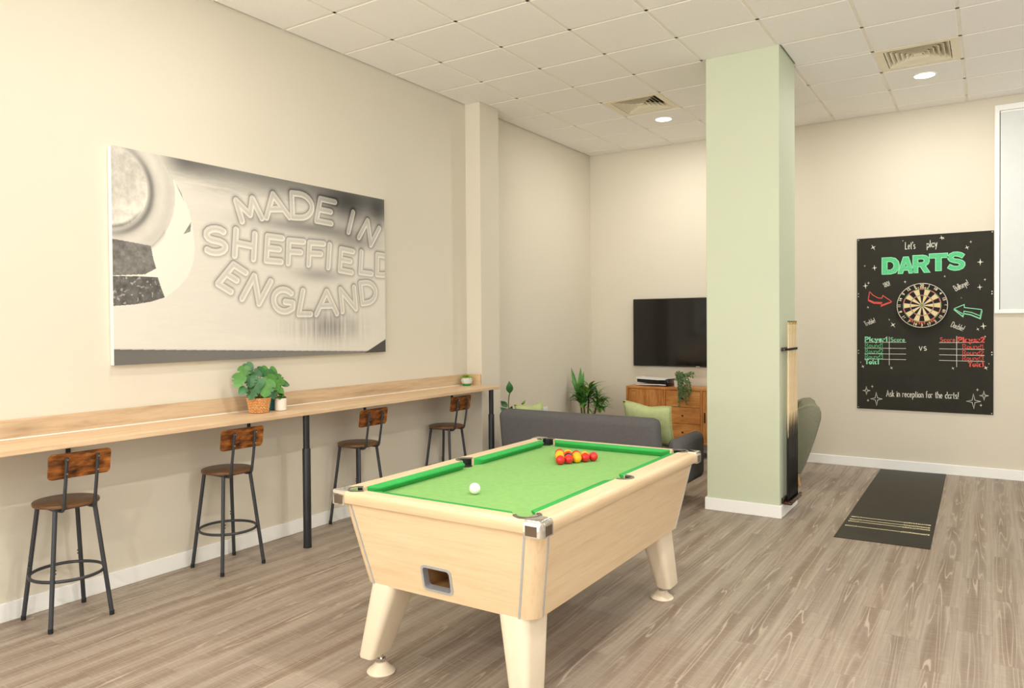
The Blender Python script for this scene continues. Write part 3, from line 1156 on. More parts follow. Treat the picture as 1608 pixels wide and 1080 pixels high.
# ------------------------------------------------------------------ bar stools
def make_stool():
    t = thing('bar_stool', '', 'stool', (0, 0, 0), 0, 'rustic bar stools along the counter')
    SZ = 0.632
    bm = B(); lathe(bm, [(0.150, SZ - 0.020), (0.158, SZ - 0.018), (0.160, SZ - 0.010), (0.158, SZ - 0.002), (0.154, SZ)], 0, 0, 40)
    obj('seat', bm, M['rustic_seat'], t, 40)
    bm = B()
    zf = SZ - 0.028
    for s in (-1, 1):
        box(bm, -0.115, 0.115, s * 0.095 - 0.012, s * 0.095 + 0.012, zf - 0.004, zf + 0.008)
        box(bm, s * 0.095 - 0.012, s * 0.095 + 0.012, -0.083, 0.083, zf - 0.004, zf + 0.008)
    obj('seat_frame', bm, M['steel_grey'], t)
    tz = SZ - 0.03
    for sx in (-1, 1):
        for sy in (-1, 1):
            bm = B()
            a = Vector((sx * 0.100, sy * 0.100, tz)); b = Vector((sx * 0.155, sy * 0.155, 0.012))
            tube(bm, [a, b], 0.0115, 12)
            mid = a.lerp(b, 0.56)
            tube(bm, [a.lerp(b, 0.555), a.lerp(b, 0.565)], 0.0122, 12)
            leg = obj('leg', bm, M['steel_grey'], t, 40)
            bm = B(); tube(bm, [b + Vector((0, 0, 0.012)), b - Vector((0, 0, 0.012))], 0.0125, 12); obj('foot_cap', bm, M['rubber'], leg, 40)
            bm = B()
            for f in (0.50, 0.53):
                q = a.lerp(b, f)
                n = Vector((-sy, sx, 0)).normalized()
                tube(bm, [q, q + n * 0.016], 0.004, 8)
            obj('adjuster_bolt', bm, M['steel_black'], leg, 40)
    zr = 0.246
    f = (tz - zr) / (tz - 0.012)
    rr = math.hypot(*(lerp(0.1, 0.155, f),) * 2) - 0.012
    bm = B(); tube(bm, [(rr * math.cos(2 * PI * k / 40), rr * math.sin(2 * PI * k / 40), zr) for k in range(40)], 0.0085, 10, closed=True)
    obj('foot_ring', bm, M['steel_grey'], t, 60)
    for s in (-1, 1):
        y = s * 0.078
        pts = [(-0.02, y, tz + 0.006), (0.09, y, tz - 0.004), (0.118, y, tz - 0.002)]
        for k in range(6):
            a = -PI / 2 + PI / 2 * 0.86 * k / 5
            pts.append((0.118 + 0.03 * math.cos(a), y, tz + 0.028 + 0.03 * math.sin(a)))
        pts += [(0.168, y, 0.74), (0.190, y, 0.885)]
        bm = B(); tube(bm, pts, 0.0088, 10)
        o = obj('back_tube', bm, M['steel_grey'], t, 60)
        bm = B()
        for z, x in ((0.872, 0.188), (0.800, 0.177)):
            tube(bm, [(x + 0.006, y, z), (x + 0.0125, y, z)], 0.0045, 8)
        obj('screw', bm, M['chrome'], o, 40)
    # rounded rectangular backrest, slightly reclined and curved
    bm = B()
    rings = []
    out = rrect(0.312, 0.132, 0.022, 5)
    for d in (0.0, 0.012):
        ring = []
        for a, b in out:
            z = 0.838 + b
            x = 0.178 + (z - 0.838) * 0.15 - 0.010 - d - 0.10 * a * a
            ring.append((x, a, z))
        rings.append(ring)
    loft(bm, rings)
    obj('backrest', bm, M['rustic'], t, 30)
    return t


stool = make_stool()
SG = 'rustic bar stools along the counter'
SL = ['rustic wood and dark metal bar stool nearest the camera, far left of the counter',
      'rustic bar stool standing in front of the basket plant, second along the counter',
      'rustic bar stool just past the middle black counter post, partly behind the pool table',
      'rustic bar stool at the far end of the counter beneath the small succulent']
spots = [(0.222, 2.041, -0.04), (0.216, 3.055, -0.02), (0.19, 4.285, 0.03), (0.172, 5.45, 0.04)]
for k, (x, y, a) in enumerate(spots):
    if k == 0:
        stool.location = (x, y, 0); stool.rotation_euler = (0, 0, a); stool['label'] = SL[0]
    else:
        dup(stool, (x, y, 0), a, SL[k], SG)

# ------------------------------------------------------------------ stroke lettering (shared by the print and the chalk board)


def arc(cx, cy, rx, ry, a0, a1, n=10):
    return [(cx + rx * math.cos(math.radians(a0 + (a1 - a0) * k / n)), cy + ry * math.sin(math.radians(a0 + (a1 - a0) * k / n))) for k in range(n + 1)]


GL = {
    'A': (.75, [[(0, 0), (.37, 1), (.75, 0)], [(.14, .36), (.61, .36)]]),
    'B': (.6, [[(0, 0), (0, 1), (.3, 1)] + arc(.3, .76, .25, .24, 90, -90, 8) + [(0, .52)], [(.3, .52)] + arc(.3, .26, .3, .26, 90, -90, 8) + [(0, 0)]]),
    'D': (.7, [[(0, 0), (0, 1), (.25, 1)] + arc(.25, .5, .45, .5, 90, -90, 12) + [(0, 0)]]),
    'E': (.6, [[(.6, 1), (0, 1), (0, 0), (.6, 0)], [(0, .52), (.5, .52)]]),
    'F': (.58, [[(.58, 1), (0, 1), (0, 0)], [(0, .52), (.48, .52)]]),
    'G': (.75, [arc(.38, .5, .37, .5, 50, 310, 16) + [(.70, .2), (.70, .45), (.42, .45)]]),
    'H': (.65, [[(0, 0), (0, 1)], [(.65, 0), (.65, 1)], [(0, .5), (.65, .5)]]),
    'I': (.12, [[(.06, 0), (.06, 1)]]),
    'L': (.55, [[(0, 1), (0, 0), (.55, 0)]]),
    'M': (.85, [[(0, 0), (.08, 1), (.42, .25), (.77, 1), (.85, 0)]]),
    'N': (.68, [[(0, 0), (0, 1), (.68, 0), (.68, 1)]]),
    'O': (.7, [arc(.35, .5, .35, .5, 90, 450, 16)]),
    'P': (.58, [[(0, 0), (0, 1), (.28, 1)] + arc(.28, .74, .28, .26, 90, -90, 8) + [(0, .48)]]),
    'R': (.6, [[(0, 0), (0, 1), (.28, 1)] + arc(.28, .75, .27, .25, 90, -90, 8) + [(0, .5), (.25, .5), (.6, 0)]]),
    'S': (.58, [arc(.29, .75, .27, .25, 40, 270, 9) + arc(.29, .25, .29, .25, 90, -140, 9)]),
    'T': (.64, [[(0, 1), (.64, 1)], [(.32, 1), (.32, 0)]]),
    'V': (.7, [[(0, 1), (.35, 0), (.7, 1)]]),
    'a': (.48, [arc(.24, .29, .24, .29, 60, 420, 12), [(.48, .6), (.48, 0)]]),
    'b': (.48, [[(0, 1), (0, 0)], arc(.24, .29, .24, .29, 180, 540, 12)]),
    'c': (.42, [arc(.25, .29, .25, .29, 50, 310, 10)]),
    'd': (.48, [[(.48, 1), (.48, 0)], arc(.24, .29, .24, .29, 0, 360, 12)]),
    'e': (.48, [[(.02, .3), (.46, .3)] + arc(.24, .29, .23, .29, 0, 310, 11)]),
    'f': (.34, [arc(.24, .82, .14, .18, 60, 180, 5) + [(.10, 0)], [(0, .56), (.3, .56)]]),
    'h': (.46, [[(0, 1), (0, 0)], [(0, .35)] + arc(.23, .35, .23, .24, 160, 0, 6) + [(.46, 0)]]),
    'i': (.06, [[(.03, .58), (.03, 0)], [(.03, .76), (.03, .80)]]),
    'k': (.42, [[(0, 1), (0, 0)], [(.38, .58), (0, .24)], [(.12, .34), (.42, 0)]]),
    'l': (.08, [[(.03, 1), (.03, 0)]]),
    'n': (.46, [[(0, .6), (0, 0)], [(0, .35)] + arc(.23, .35, .23, .24, 160, 0, 6) + [(.46, 0)]]),
    'o': (.48, [arc(.24, .29, .24, .29, 90, 450, 12)]),
    'p': (.48, [[(0, .6), (0, -.35)], arc(.24, .29, .24, .29, 180, 540, 12)]),
    'r': (.32, [[(0, .6), (0, 0)], [(0, .32)] + arc(.2, .36, .2, .22, 170, 50, 5)]),
    's': (.38, [arc(.19, .44, .17, .15, 40, 270, 7) + arc(.19, .15, .19, .15, 90, -140, 7)]),
    't': (.32, [[(.14, .9), (.14, .12)] + arc(.24, .12, .10, .12, 180, 290, 4), [(0, .6), (.3, .6)]]),
    'u': (.46, [[(0, .6), (0, .24)] + arc(.23, .24, .23, .24, 180, 340, 6), [(.46, .6), (.46, 0)]]),
    'v': (.42, [[(0, .58), (.21, 0), (.42, .58)]]),
    'y': (.46, [[(0, .58), (.23, .05)], [(.46, .58), (.12, -.36)]]),
    '!': (.14, [[(.12, 1), (.06, .28)], [(.04, .05), (.045, .0)]]),
    "'": (.1, [[(.06, 1), (.02, .8)]]),
    '0': (.5, [arc(.25, .5, .25, .5, 90, 450, 14)]),
    '1': (.25, [[(0, .78), (.16, 1), (.16, 0)]]),
    '2': (.5, [arc(.25, .74, .24, .26, 160, -30, 8) + [(0, 0), (.52, 0)]]),
    '3': (.48, [arc(.22, .76, .22, .24, 150, -80, 8) + arc(.22, .26, .25, .26, 80, -150, 8)]),
    '8': (.48, [arc(.24, .75, .21, .25, 90, 450, 12), arc(.24, .25, .24, .25, 90, 450, 12)]),
    ' ': (.32, []),
}


def layout(text, space=.2):
    """strokes of a whole line in units of cap height, plus total width"""
    x = 0
    out = []
    for ch in text:
        w, st = GL[ch]
        for s in st:
            if len(s) > 1:
                out.append([(x + a, b) for a, b in s])
        x += w + space
    return out, x - space


def ribbon(bm, pts, w, f, z=0.0):
    """flat ribbon of width w along 2D pts; f maps (a,b)->3D"""
    n = len(pts)
    L, R_ = [], []
    for i in range(n):
        a = Vector(pts[max(i - 1, 0)]); b = Vector(pts[i]); c = Vector(pts[min(i + 1, n - 1)])
        d1 = (b - a); d2 = (c - b)
        if d1.length < 1e-9: d1 = d2.copy()
        if d2.length < 1e-9: d2 = d1.copy()
        d1.normalize(); d2.normalize()
        t = d1 + d2
        if t.length < 0.2:
            t = d2.copy()
        t.normalize()
        nrm = Vector((-t.y, t.x))
        k = 1.0 / max(0.55, abs(nrm.dot(Vector((-d2.y, d2.x)))))
        e = Vector((0, 0))
        if i == 0: e = -d2 * w * 0.3
        if i == n - 1: e = d1 * w * 0.3
        L.append(b + e + nrm * w / 2 * k); R_.append(b + e - nrm * w / 2 * k)
    vl = [bm.verts.new(f(p.x, p.y)) for p in L]
    vr = [bm.verts.new(f(p.x, p.y)) for p in R_]
    for i in range(n - 1):
        bm.faces.new((vl[i], vl[i + 1], vr[i + 1], vr[i]))


# ------------------------------------------------------------------ canvas print
CY, CZ_, CWd, CHt = 2.417, 1.322, 2.366, 1.290
canvas = thing('canvas_print', 'large grey canvas print of stamped metal above the counter', 'picture', (0.0015, CY, CZ_))
bm = B(); box(bm, 0.0, 0.038, 0, CWd, 0, CHt, 0.003, 1)
obj('stretcher', bm, plain('canvas_edge_white', (242, 236, 222), 0.7, var=0.02), canvas)


def canvas_mesh():
    nu, nv = 840, 460
    u = np.linspace(0, CWd, nu + 1)
    v = np.linspace(0, CHt, nv + 1)
    U, V = np.meshgrid(u, v)
    rng = np.random.RandomState(3)

    def sm(x, a, b):
        t = np.clip((x - a) / (b - a), 0, 1)
        return t * t * (3 - 2 * t)

    def vnoise(su, sv, seed):
        r = np.random.RandomState(seed)
        gu, gv = int(CWd * su) + 3, int(CHt * sv) + 3
        g = r.rand(gv, gu)
        x, y = U * su, V * sv
        i, j = x.astype(int), y.astype(int)
        fx, fy = x - i, y - j
        fx = fx * fx * (3 - 2 * fx); fy = fy * fy * (3 - 2 * fy)
        return (g[j, i] * (1 - fx) + g[j, i + 1] * fx) * (1 - fy) + (g[j + 1, i] * (1 - fx) + g[j + 1, i + 1] * fx) * fy

    grain = vnoise(20, 160, 1) * .5 + vnoise(8, 60, 2) * .5 - .5
    vstreak = vnoise(90, 5, 4) - .5
    base = 0.90 + 0.02 * grain
    # dark top edge, deepest in the upper right, and a soft grey trough between the words
    top = 1.29 - V
    depth = 0.10 + 0.05 * sm(U, 0.3, 1.3)
    base -= 0.50 * (1 - sm(top, 0.0, depth + 0.06 + 0.05 * grain)) * sm(U, 0.25, 0.5) * (1 - .25 * sm(U, .3, .9))
    def blob(cu, cv, ru, rv, k):
        return k * np.exp(-((U - cu) / ru) ** 2 - ((V - cv) / rv) ** 2)
    base -= blob(1.93, 1.16, .26, .13, .42) + blob(2.30, 1.16, .12, .12, .34)
    base -= blob(1.55, .965, .52, .05, .30) + blob(2.02, .90, .26, .055, .22)
    base -= blob(1.62, .615, .24, .05, .20) + blob(1.72, .22, .30, .11, .20) * (1 + 1.5 * vstreak)
    base -= blob(.72, 1.12, .22, .05, .05) * (1 + 2 * grain)
    base += blob(1.2, .12, .5, .04, .03)
    # dark strip along the bottom and the lower right corner
    edge = 0.088 * (1 - U / 2.3) + 0.006
    base = np.where(V < edge, 0.44 + 0.05 * U, base) * (1 - 0.10 * (1 - sm(np.abs(V - edge), 0, 0.012)))
    base = np.where(V < (U - 2.11) * 0.42, 0.33, base)

    # -- big domed nut on the left
    def poly(pts):
        inside = np.zeros_like(U, bool)
        n = len(pts)
        for i in range(n):
            x0, y0 = pts[i]; x1, y1 = pts[(i + 1) % n]
            c = ((y0 > V) != (y1 > V)) & (U < (x1 - x0) * (V - y0) / ((y1 - y0) + 1e-12) + x0)
            inside ^= c
        return inside
    nut = poly([(-.05, 1.35), (.24, 1.35), (.295, 1.284), (.36, 1.21), (.415, 1.13), (.47, 1.05), (.51, .965), (.535, .85), (.546, .73), (.53, .63), (.495, .55), (.42, .47), (.328, .405), (.24, .38), (.146, .362), (-.05, .345)])
    mott = vnoise(30, 30, 7) * .6 + vnoise(90, 90, 8) * .4 - .5
    n_ = 0.955 + 0.015 * mott
    d = np.hypot((U + .02), (V - 1.05) * 1.0)
    topf = d < .43
    n_ = np.where(topf, .845 + .05 * np.sin(d * 60) * .4 + .03 * mott, n_)
    n_ -= .10 * np.exp(-((d - .43) / .012) ** 2) * (U < .34)
    n_ -= .34 * np.exp(-((d - .272) / .020) ** 2) * (0.45 + .45 * sm(U - (V - 1.05) * .3, .05, .25))
    n_ = np.where(d < .245, .80 + .16 * mott + .12 * sm(U - (V - 1.05), .02, .3), n_)
    n_ -= .30 * np.exp(-((d - .235) / .012) ** 2) * sm(-(V - .95), -.02, .12)
    f1 = poly([(-.02, .745), (.10, .735), (.241, .722), (.258, .64), (.275, .585), (.20, .545), (-.02, .527)])
    f2 = poly([(-.02, .525), (.12, .53), (.284, .532), (.305, .47), (.330, .408), (.24, .38), (.14, .362), (-.02, .347)])
    n_ = np.where(f1, .50 + .22 * mott, n_)
    spk = sm(vnoise(60, 60, 9) * .6 + vnoise(110, 110, 12) * .4, .66, .80)
    n_ = np.where(f2, .40 + .2 * mott, n_)
    n_ = np.where(f2, n_ + .28 * spk, n_)
    tri = poly([(.465, .815), (.522, .90), (.515, .835)])
    n_ = np.where(tri, .55 + .2 * mott, n_)
    edge2 = np.exp(-((d - .56) / .02) ** 2)
    base = np.where(nut, n_, base)
    sh = poly([(.295, 1.30), (.415, 1.13), (.475, 1.02), (.43, 1.13), (.33, 1.29)])
    base = np.where(sh & nut, .50, base)

    # -- raised lettering
    LET = [('M', (0.915, 0.949), (1.083, 0.988), (0.851, 1.079)), ('A', (1.124, 0.997), (1.333, 1.024), (1.08, 1.157)), ('D', (1.362, 1.027), (1.556, 1.039), (1.356, 1.203)), ('E', (1.596, 1.028), (1.75, 1.023), (1.639, 1.2)), ('I', (1.934, 0.975), (1.966, 0.976), (1.99, 1.14)), ('N', (2.055, 0.943), (2.196, 0.895), (2.16, 1.091)),
           ('S', (0.617, 0.715), (0.774, 0.718), (0.63, 0.873)), ('H', (0.85, 0.709), (1.006, 0.696), (0.864, 0.883)), ('E', (1.116, 0.693), (1.249, 0.692), (1.131, 0.865)), ('F', (1.315, 0.686), (1.457, 0.69), (1.324, 0.852)), ('F', (1.512, 0.688), (1.656, 0.692), (1.525, 0.854)), ('I', (1.71, 0.679), (1.74, 0.678), (1.728, 0.856)), ('E', (1.836, 0.664), (1.969, 0.654), (1.854, 0.833)), ('L', (2.067, 0.66), (2.201, 0.655), (2.083, 0.828)), ('D', (2.266, 0.653), (2.444, 0.65), (2.272, 0.819)),
           ('E', (0.716, 0.511), (0.815, 0.462), (0.841, 0.646)), ('N', (0.906, 0.417), (1.049, 0.386), (1.01, 0.577)), ('G', (1.167, 0.342), (1.362, 0.324), (1.182, 0.5)), ('L', (1.41, 0.314), (1.528, 0.315), (1.454, 0.489)), ('A', (1.585, 0.315), (1.8, 0.322), (1.588, 0.488)), ('N', (1.862, 0.34), (2.013, 0.362), (1.841, 0.513)), ('D', (2.088, 0.406), (2.258, 0.427), (2.066, 0.571))]
    D = np.full_like(U, 9.0)
    for ch, bl, br, tl in LET:
        w, st = GL[ch]
        ex = ((br[0] - bl[0]) / w, (br[1] - bl[1]) / w)
        ey = (tl[0] - bl[0], tl[1] - bl[1])
        if ch == 'I':
            ex = (0.05, 0)
        for s in st:
            P = [(bl[0] + ex[0] * a + ey[0] * b, bl[1] + ex[1] * a + ey[1] * b) for a, b in s]
            for (xa, ya), (xb, yb) in zip(P, P[1:]):
                m0, m1 = min(xa, xb) - .08, max(xa, xb) + .08
                i0, i1 = np.searchsorted(u, m0), np.searchsorted(u, m1)
                if i1 <= i0:
                    continue
                Us, Vs = U[:, i0:i1], V[:, i0:i1]
                dx, dy = xb - xa, yb - ya
                t = np.clip(((Us - xa) * dx + (Vs - ya) * dy) / (dx * dx + dy * dy + 1e-12), 0, 1)
                dd = np.hypot(Us - xa - t * dx, Vs - ya - t * dy)
                D[:, i0:i1] = np.minimum(D[:, i0:i1], dd)
    hgt = 1 - sm(D, .014, .030)
    gy, gx = np.gradient(hgt, v, u)
    shade = np.clip((gx * .45 - gy * .65) / 55.0, -1, 1)
    body = 1 - sm(D, .019, .027)
    base = base * (1 - .55 * body) + .86 * .55 * body
    base -= .26 * np.exp(-((D - .028) / .0045) ** 2) * (.55 + .45 * np.clip(shade * 1.5 + .2, 0, 1))
    base -= .15 * np.exp(-((D - .036) / .011) ** 2) * np.clip(.5 + shade, 0, 1)
    base += .15 * np.exp(-((D - .019) / .005) ** 2) * np.clip(.45 - shade, 0, 1)
    base -= .05 * np.exp(-(D / .007) ** 2)
    base += 0.012 * (rng.rand(*base.shape) - .5)
    base = np.clip(base, .14, .95)
    # warm grey tint of the print
    s = base
    rgb = np.stack([s * 0.985, s * 0.955 + .002, s * 0.905 + .012 * (1 - s)], -1)
    lin = np.where(rgb <= .04045, rgb / 12.92, ((rgb + .055) / 1.055) ** 2.4)
    nvt = (nu + 1) * (nv + 1)
    co = np.stack([np.full(nvt, 0.0385), U.ravel(), V.ravel()], -1).astype(np.float32)
    idx = np.arange(nvt).reshape(nv + 1, nu + 1)
    quads = np.stack([idx[:-1, :-1], idx[:-1, 1:], idx[1:, 1:], idx[1:, :-1]], -1).reshape(-1, 4)
    me = bpy.data.meshes.new('print')
    me.vertices.add(nvt)
    me.vertices.foreach_set('co', co.ravel())
    me.loops.add(quads.size)
    me.loops.foreach_set('vertex_index', quads.ravel().astype(np.int32))
    me.polygons.add(len(quads))
    me.polygons.foreach_set('loop_start', np.arange(0, quads.size, 4, dtype=np.int32))
    me.polygons.foreach_set('loop_total', np.full(len(quads), 4, dtype=np.int32))
    me.update(calc_edges=True)
    ca = me.color_attributes.new('print', 'FLOAT_COLOR', 'POINT')
    ca.data.foreach_set('color', np.concatenate([lin.reshape(-1, 3), np.ones((nvt, 1))], 1).astype(np.float32).ravel())
    me.materials.append(mat_print())
    o = bpy.data.objects.new('printed_face', me)
    COL.objects.link(o)
    o.parent = canvas


canvas_mesh()

# ------------------------------------------------------------------ darts chalk board
BX, BZ, BY = 3.141, 0.624, YF - 0.0115
bd = thing('darts_chalkboard', 'tall black chalk board headed DARTS on the far wall', 'chalkboard', (BX, BY, BZ))
bm = B(); box(bm, 0, 1.21, 0, 0.010, 0, 1.804, 0.001, 1); obj('panel', bm, M['board'], bd)


def chalk(name, mat):
    return {'bm': B(), 'name': name, 'mat': mat}


def put(bm, text, p0, p1, top, w=0.006, lvl=0.0010, space=.22, slant=0.0):
    st, tw = layout(text, space)
    ex = ((p1[0] - p0[0]) / tw, (p1[1] - p0[1]) / tw)
    hh = math.hypot(top[0] - p0[0], top[1] - p0[1])
    el = math.hypot(*ex)
    nx, ny = -ex[1] / el * hh, ex[0] / el * hh
    for s in st:
        P = [(p0[0] + ex[0] * (a + slant * b) + nx * b, p0[1] + ex[1] * (a + slant * b) + ny * b) for a, b in s]
        ribbon(bm, P, w, lambda a, b: (a, -lvl, b))


def line(bm, a, b, w=0.004, lvl=0.0008):
    ribbon(bm, [a, b], w, lambda p, q: (p, -lvl, q))


def chalk_part(name, mat, fn):
    bm = B(); fn(bm)
    o = obj(name, bm, mat, bd)
    return o


chalk_part('chalk_lettering', M['chalk_white'], lambda bm: put(bm, "Let's", (.452, 1.668), (.54, 1.668), (.452, 1.738), .006))
chalk_part('chalk_lettering', M['chalk_white'], lambda bm: put(bm, 'play', (.646, 1.672), (.735, 1.676), (.646, 1.742), .006))
chalk_part('chalk_lettering', M['chalk_white'], lambda bm: put(bm, '180!', (.262, 1.279), (.316, 1.302), (.243, 1.323), .0045))
chalk_part('chalk_lettering', M['chalk_white'], lambda bm: put(bm, 'Bullseye!', (.898, 1.222), (1.010, 1.284), (.872, 1.272), .0045))
chalk_part('chalk_lettering', M['chalk_white'], lambda bm: put(bm, 'Treble!', (.083, .877), (.178, .918), (.066, .922), .0045))
chalk_part('chalk_lettering', M['chalk_white'], lambda bm: put(bm, 'Double!', (.852, .868), (.954, .822), (.872, .916), .0045))
chalk_part('chalk_lettering', M['chalk_white'], lambda bm: put(bm, 'Ask in reception for the darts!', (.279, .140), (.92, .146), (.279, .204), .0062))
chalk_part('chalk_lettering', M['chalk_white'], lambda bm: put(bm, 'V', (.578, .625), (.604, .625), (.578, .664), .007))
chalk_part('chalk_lettering', M['chalk_white'], lambda bm: put(bm, 'S', (.620, .625), (.642, .626), (.620, .664), .007))
chalk_part('chalk_lettering', M['chalk_green_hi'], lambda bm: put(bm, 'Player1', (.080, .716), (.286, .716), (.080, .760), .0115))
chalk_part('chalk_lettering', M['chalk_green_hi'], lambda bm: put(bm, 'Score', (.319, .716), (.446, .716), (.319, .756), .0055))
for tx, y in (('Round1', .652), ('Round2', .589), ('Round3', .533)):
    chalk_part('chalk_lettering', M['chalk_green'], lambda bm: put(bm, tx, (.080, y), (.245, y + .001), (.080, y + .042), .0048))
chalk_part('chalk_lettering', M['chalk_green_hi'], lambda bm: put(bm, 'Total', (.081, .476), (.205, .478), (.081, .520), .0115))
chalk_part('chalk_lettering', M['chalk_red'], lambda bm: put(bm, 'Score', (.763, .717), (.890, .717), (.763, .757), .006))
chalk_part('chalk_lettering', M['chalk_red'], lambda bm: put(bm, 'Player2', (.918, .713), (1.133, .713), (.918, .759), .0125))
for tx, y in (('Round1', .647), ('Round2', .586), ('Round3', .532)):
    chalk_part('chalk_lettering', M['chalk_red'], lambda bm: put(bm, tx, (.955, y), (1.127, y), (.955, y + .042), .0055))
chalk_part('chalk_lettering', M['chalk_red'], lambda bm: put(bm, 'Total', (1.004, .472), (1.126, .472), (1.004, .512), .0115))
LN = [(.072, .705), (.458, .708), (.072, .643), (.458, .643), (.072, .583), (.458, .585), (.072, .528), (.458, .528), (.305, .764), (.305, .468), (.754, .706), (1.135, .710), (.754, .643), (1.135, .641), (.754, .583), (1.136, .581), (.754, .527), (1.136, .522), (.903, .771), (.904, .463)]
for k in range(0, 20, 2):
    chalk_part('score_line', M['chalk_white'], lambda bm: line(bm, LN[k], LN[k + 1], .0042, .0008 if k not in (8, 18) else .0011))


def font_mesh(text, size, offset=0.0):
    cu = bpy.data.curves.new('tmp', 'FONT')
    cu.body = text
    cu.size = size
    cu.offset = offset
    cu.align_x = 'CENTER'
    cu.align_y = 'CENTER'
    o = bpy.data.objects.new('tmp', cu)
    COL.objects.link(o)
    dg = bpy.context.evaluated_depsgraph_get()
    me = bpy.data.meshes.new_from_object(o.evaluated_get(dg))
    bpy.data.objects.remove(o)
    bpy.data.curves.remove(cu)
    return me


def font_bm(text, size, offset=0.0):
    me = font_mesh(text, size, offset)
    b = B()
    b.from_mesh(me)
    bpy.data.meshes.remove(me)
    return b


def chalk_headline(name, mat, off, lvl):
    out = B()
    boxes = {'D': (.237, .398, 1.417, 1.590), 'A': (.384, .530, 1.418, 1.588), 'R': (.520, .672, 1.420, 1.598), 'T': (.666, .826, 1.432, 1.606), 'S': (.820, .976, 1.430, 1.612)}
    thick = 0.046
    poly = {
        'D': [[(0, 0), (0, 1), (.52, 1), (.78, .93), (.95, .74), (1, .5), (.95, .26), (.78, .07), (.52, 0)], [(.30, .25), (.50, .25), (.64, .34), (.69, .5), (.64, .66), (.50, .75), (.30, .75)]],
        'A': [[(0, 0), (.34, 1), (.66, 1), (1, 0), (.70, 0), (.64, .19), (.36, .19), (.30, 0)], [(.43, .40), (.57, .40), (.50, .66)]],
        'R': [[(0, 0), (0, 1), (.60, 1), (.82, .94), (.95, .80), (.97, .64), (.90, .48), (.74, .38), (1, 0), (.66, 0), (.44, .34), (.30, .34), (.30, 0)], [(.30, .57), (.54, .57), (.64, .62), (.66, .68), (.62, .75), (.54, .78), (.30, .78)]],
        'T': [[(0, .74), (0, 1), (1, 1), (1, .74), (.66, .74), (.66, 0), (.34, 0), (.34, .74)]],
        'S': [[(.02, .14), (.16, .34), (.36, .24), (.56, .21), (.68, .26), (.68, .33), (.58, .38), (.36, .42), (.16, .50), (.05, .62), (.04, .76), (.14, .91), (.34, 1), (.60, 1), (.82, .94), (.96, .84), (.82, .65), (.64, .74), (.46, .78), (.35, .75), (.33, .69), (.42, .63), (.64, .60), (.84, .53), (.97, .41), (.98, .25), (.88, .10), (.68, .01), (.42, -.01), (.20, .04)]],
    }
    for ch, loops in poly.items():
        x0, x1, z0, z1 = boxes[ch]
        f = lambda p: (x0 + (x1 - x0) * p[0], z0 + (z1 - z0) * p[1])
        if off is None:           # outline strokes
            for lp in loops:
                P = [f(p) for p in lp + [lp[0]]]
                ribbon(out, P, .0075, lambda a, b: (a, -lvl, b))
        else:
            b = B()
            edges = []
            for lp in loops:
                vs = [b.verts.new((f(p)[0], -lvl, f(p)[1])) for p in lp]
                for i in range(len(vs)):
                    edges.append(b.edges.new((vs[i], vs[(i + 1) % len(vs)])))
            bmesh.ops.triangle_fill(b, use_beauty=True, use_dissolve=False, edges=edges)
            merge(out, b)
    obj(name, out, mat, bd)


chalk_headline('chalk_headline', M['chalk_green'], 0, .0008)
chalk_headline('headline_outline', M['chalk_green_hi'], None, .0012)


def star(bm, x, z, s, slim=.16, rot=0.0, hollow=False):
    pts = []
    for k in range(8):
        a = PI / 4 * k + rot
        r = s if k % 2 == 0 else s * slim
        if k % 4 == 0:
            r *= .8
        pts.append((x + r * math.cos(a), z + r * math.sin(a)))
    if hollow:
        ribbon(bm, pts + [pts[0]], .0045, lambda a, b: (a, -.001, b))
    else:
        vs = [bm.verts.new((a, -.001, b)) for a, b in pts]
        bm.faces.new(vs)


STAR = [(.155, 1.704, .034, .5), (.074, 1.513, .012, 0), (.167, 1.489, .032, .1), (.081, 1.303, .034, .1), (.11, 1.332, .018, 0), (.105, 1.075, .016, .4), (.34, .888, .034, .6), (.305, .943, .012, .4), (.43, 1.755, .010, .2), (.773, 1.763, .026, .2), (.788, 1.757, .016, .7), (1.021, 1.705, .016, .2), (.99, 1.651, .026, .4), (1.1, 1.501, .036, 0), (1.139, 1.327, .016, 0), (1.097, 1.254, .030, .1), (.801, 1.373, .014, .2), (.943, 1.153, .008, 0), (1.127, .87, .036, .1), (1.081, .84, .020, .5), (1.141, .768, .014, 0), (.056, .448, .022, .4), (.036, .492, .010, 0), (.326, .439, .020, .5), (.872, .449, .018, .5), (1.148, .46, .026, .5), (1.173, .501, .010, 0), (.45, 1.331, .018, .1), (.146, .239, .018, 0), (.105, .089, .018, 0), (1.079, .242, .018, 0), (1.108, .09, .018, 0)]
for x, z, s, r in STAR:
    chalk_part('chalk_star', M['chalk_white'], lambda bm: star(bm, x, z, s, .2, r))
for x, z, s in ((.09, .193, .044), (.185, .109, .070), (1.133, .186, .046), (1.047, .126, .074)):
    chalk_part('chalk_star', M['chalk_white'], lambda bm: star(bm, x, z, s, .22, 0.03, True))
AR = [(.120, 1.242), (.150, 1.205), (.200, 1.172), (.236, 1.168), (.246, 1.196), (.326, 1.132), (.234, 1.098), (.236, 1.124), (.16, 1.13), (.108, 1.156)]
AG = [(.880, 1.046), (.967, 1.086), (.968, 1.056), (1.112, 1.034), (1.100, .972), (1.03, 1.006), (.966, 1.02), (.960, .990)]


def arrows(pts, sh):
    def fn(bm):
        ribbon(bm, pts + [pts[0]], .0075, lambda a, b: (a, -.001, b))
        ribbon(bm, sh, .011, lambda a, b: (a, -.001, b))
    return fn


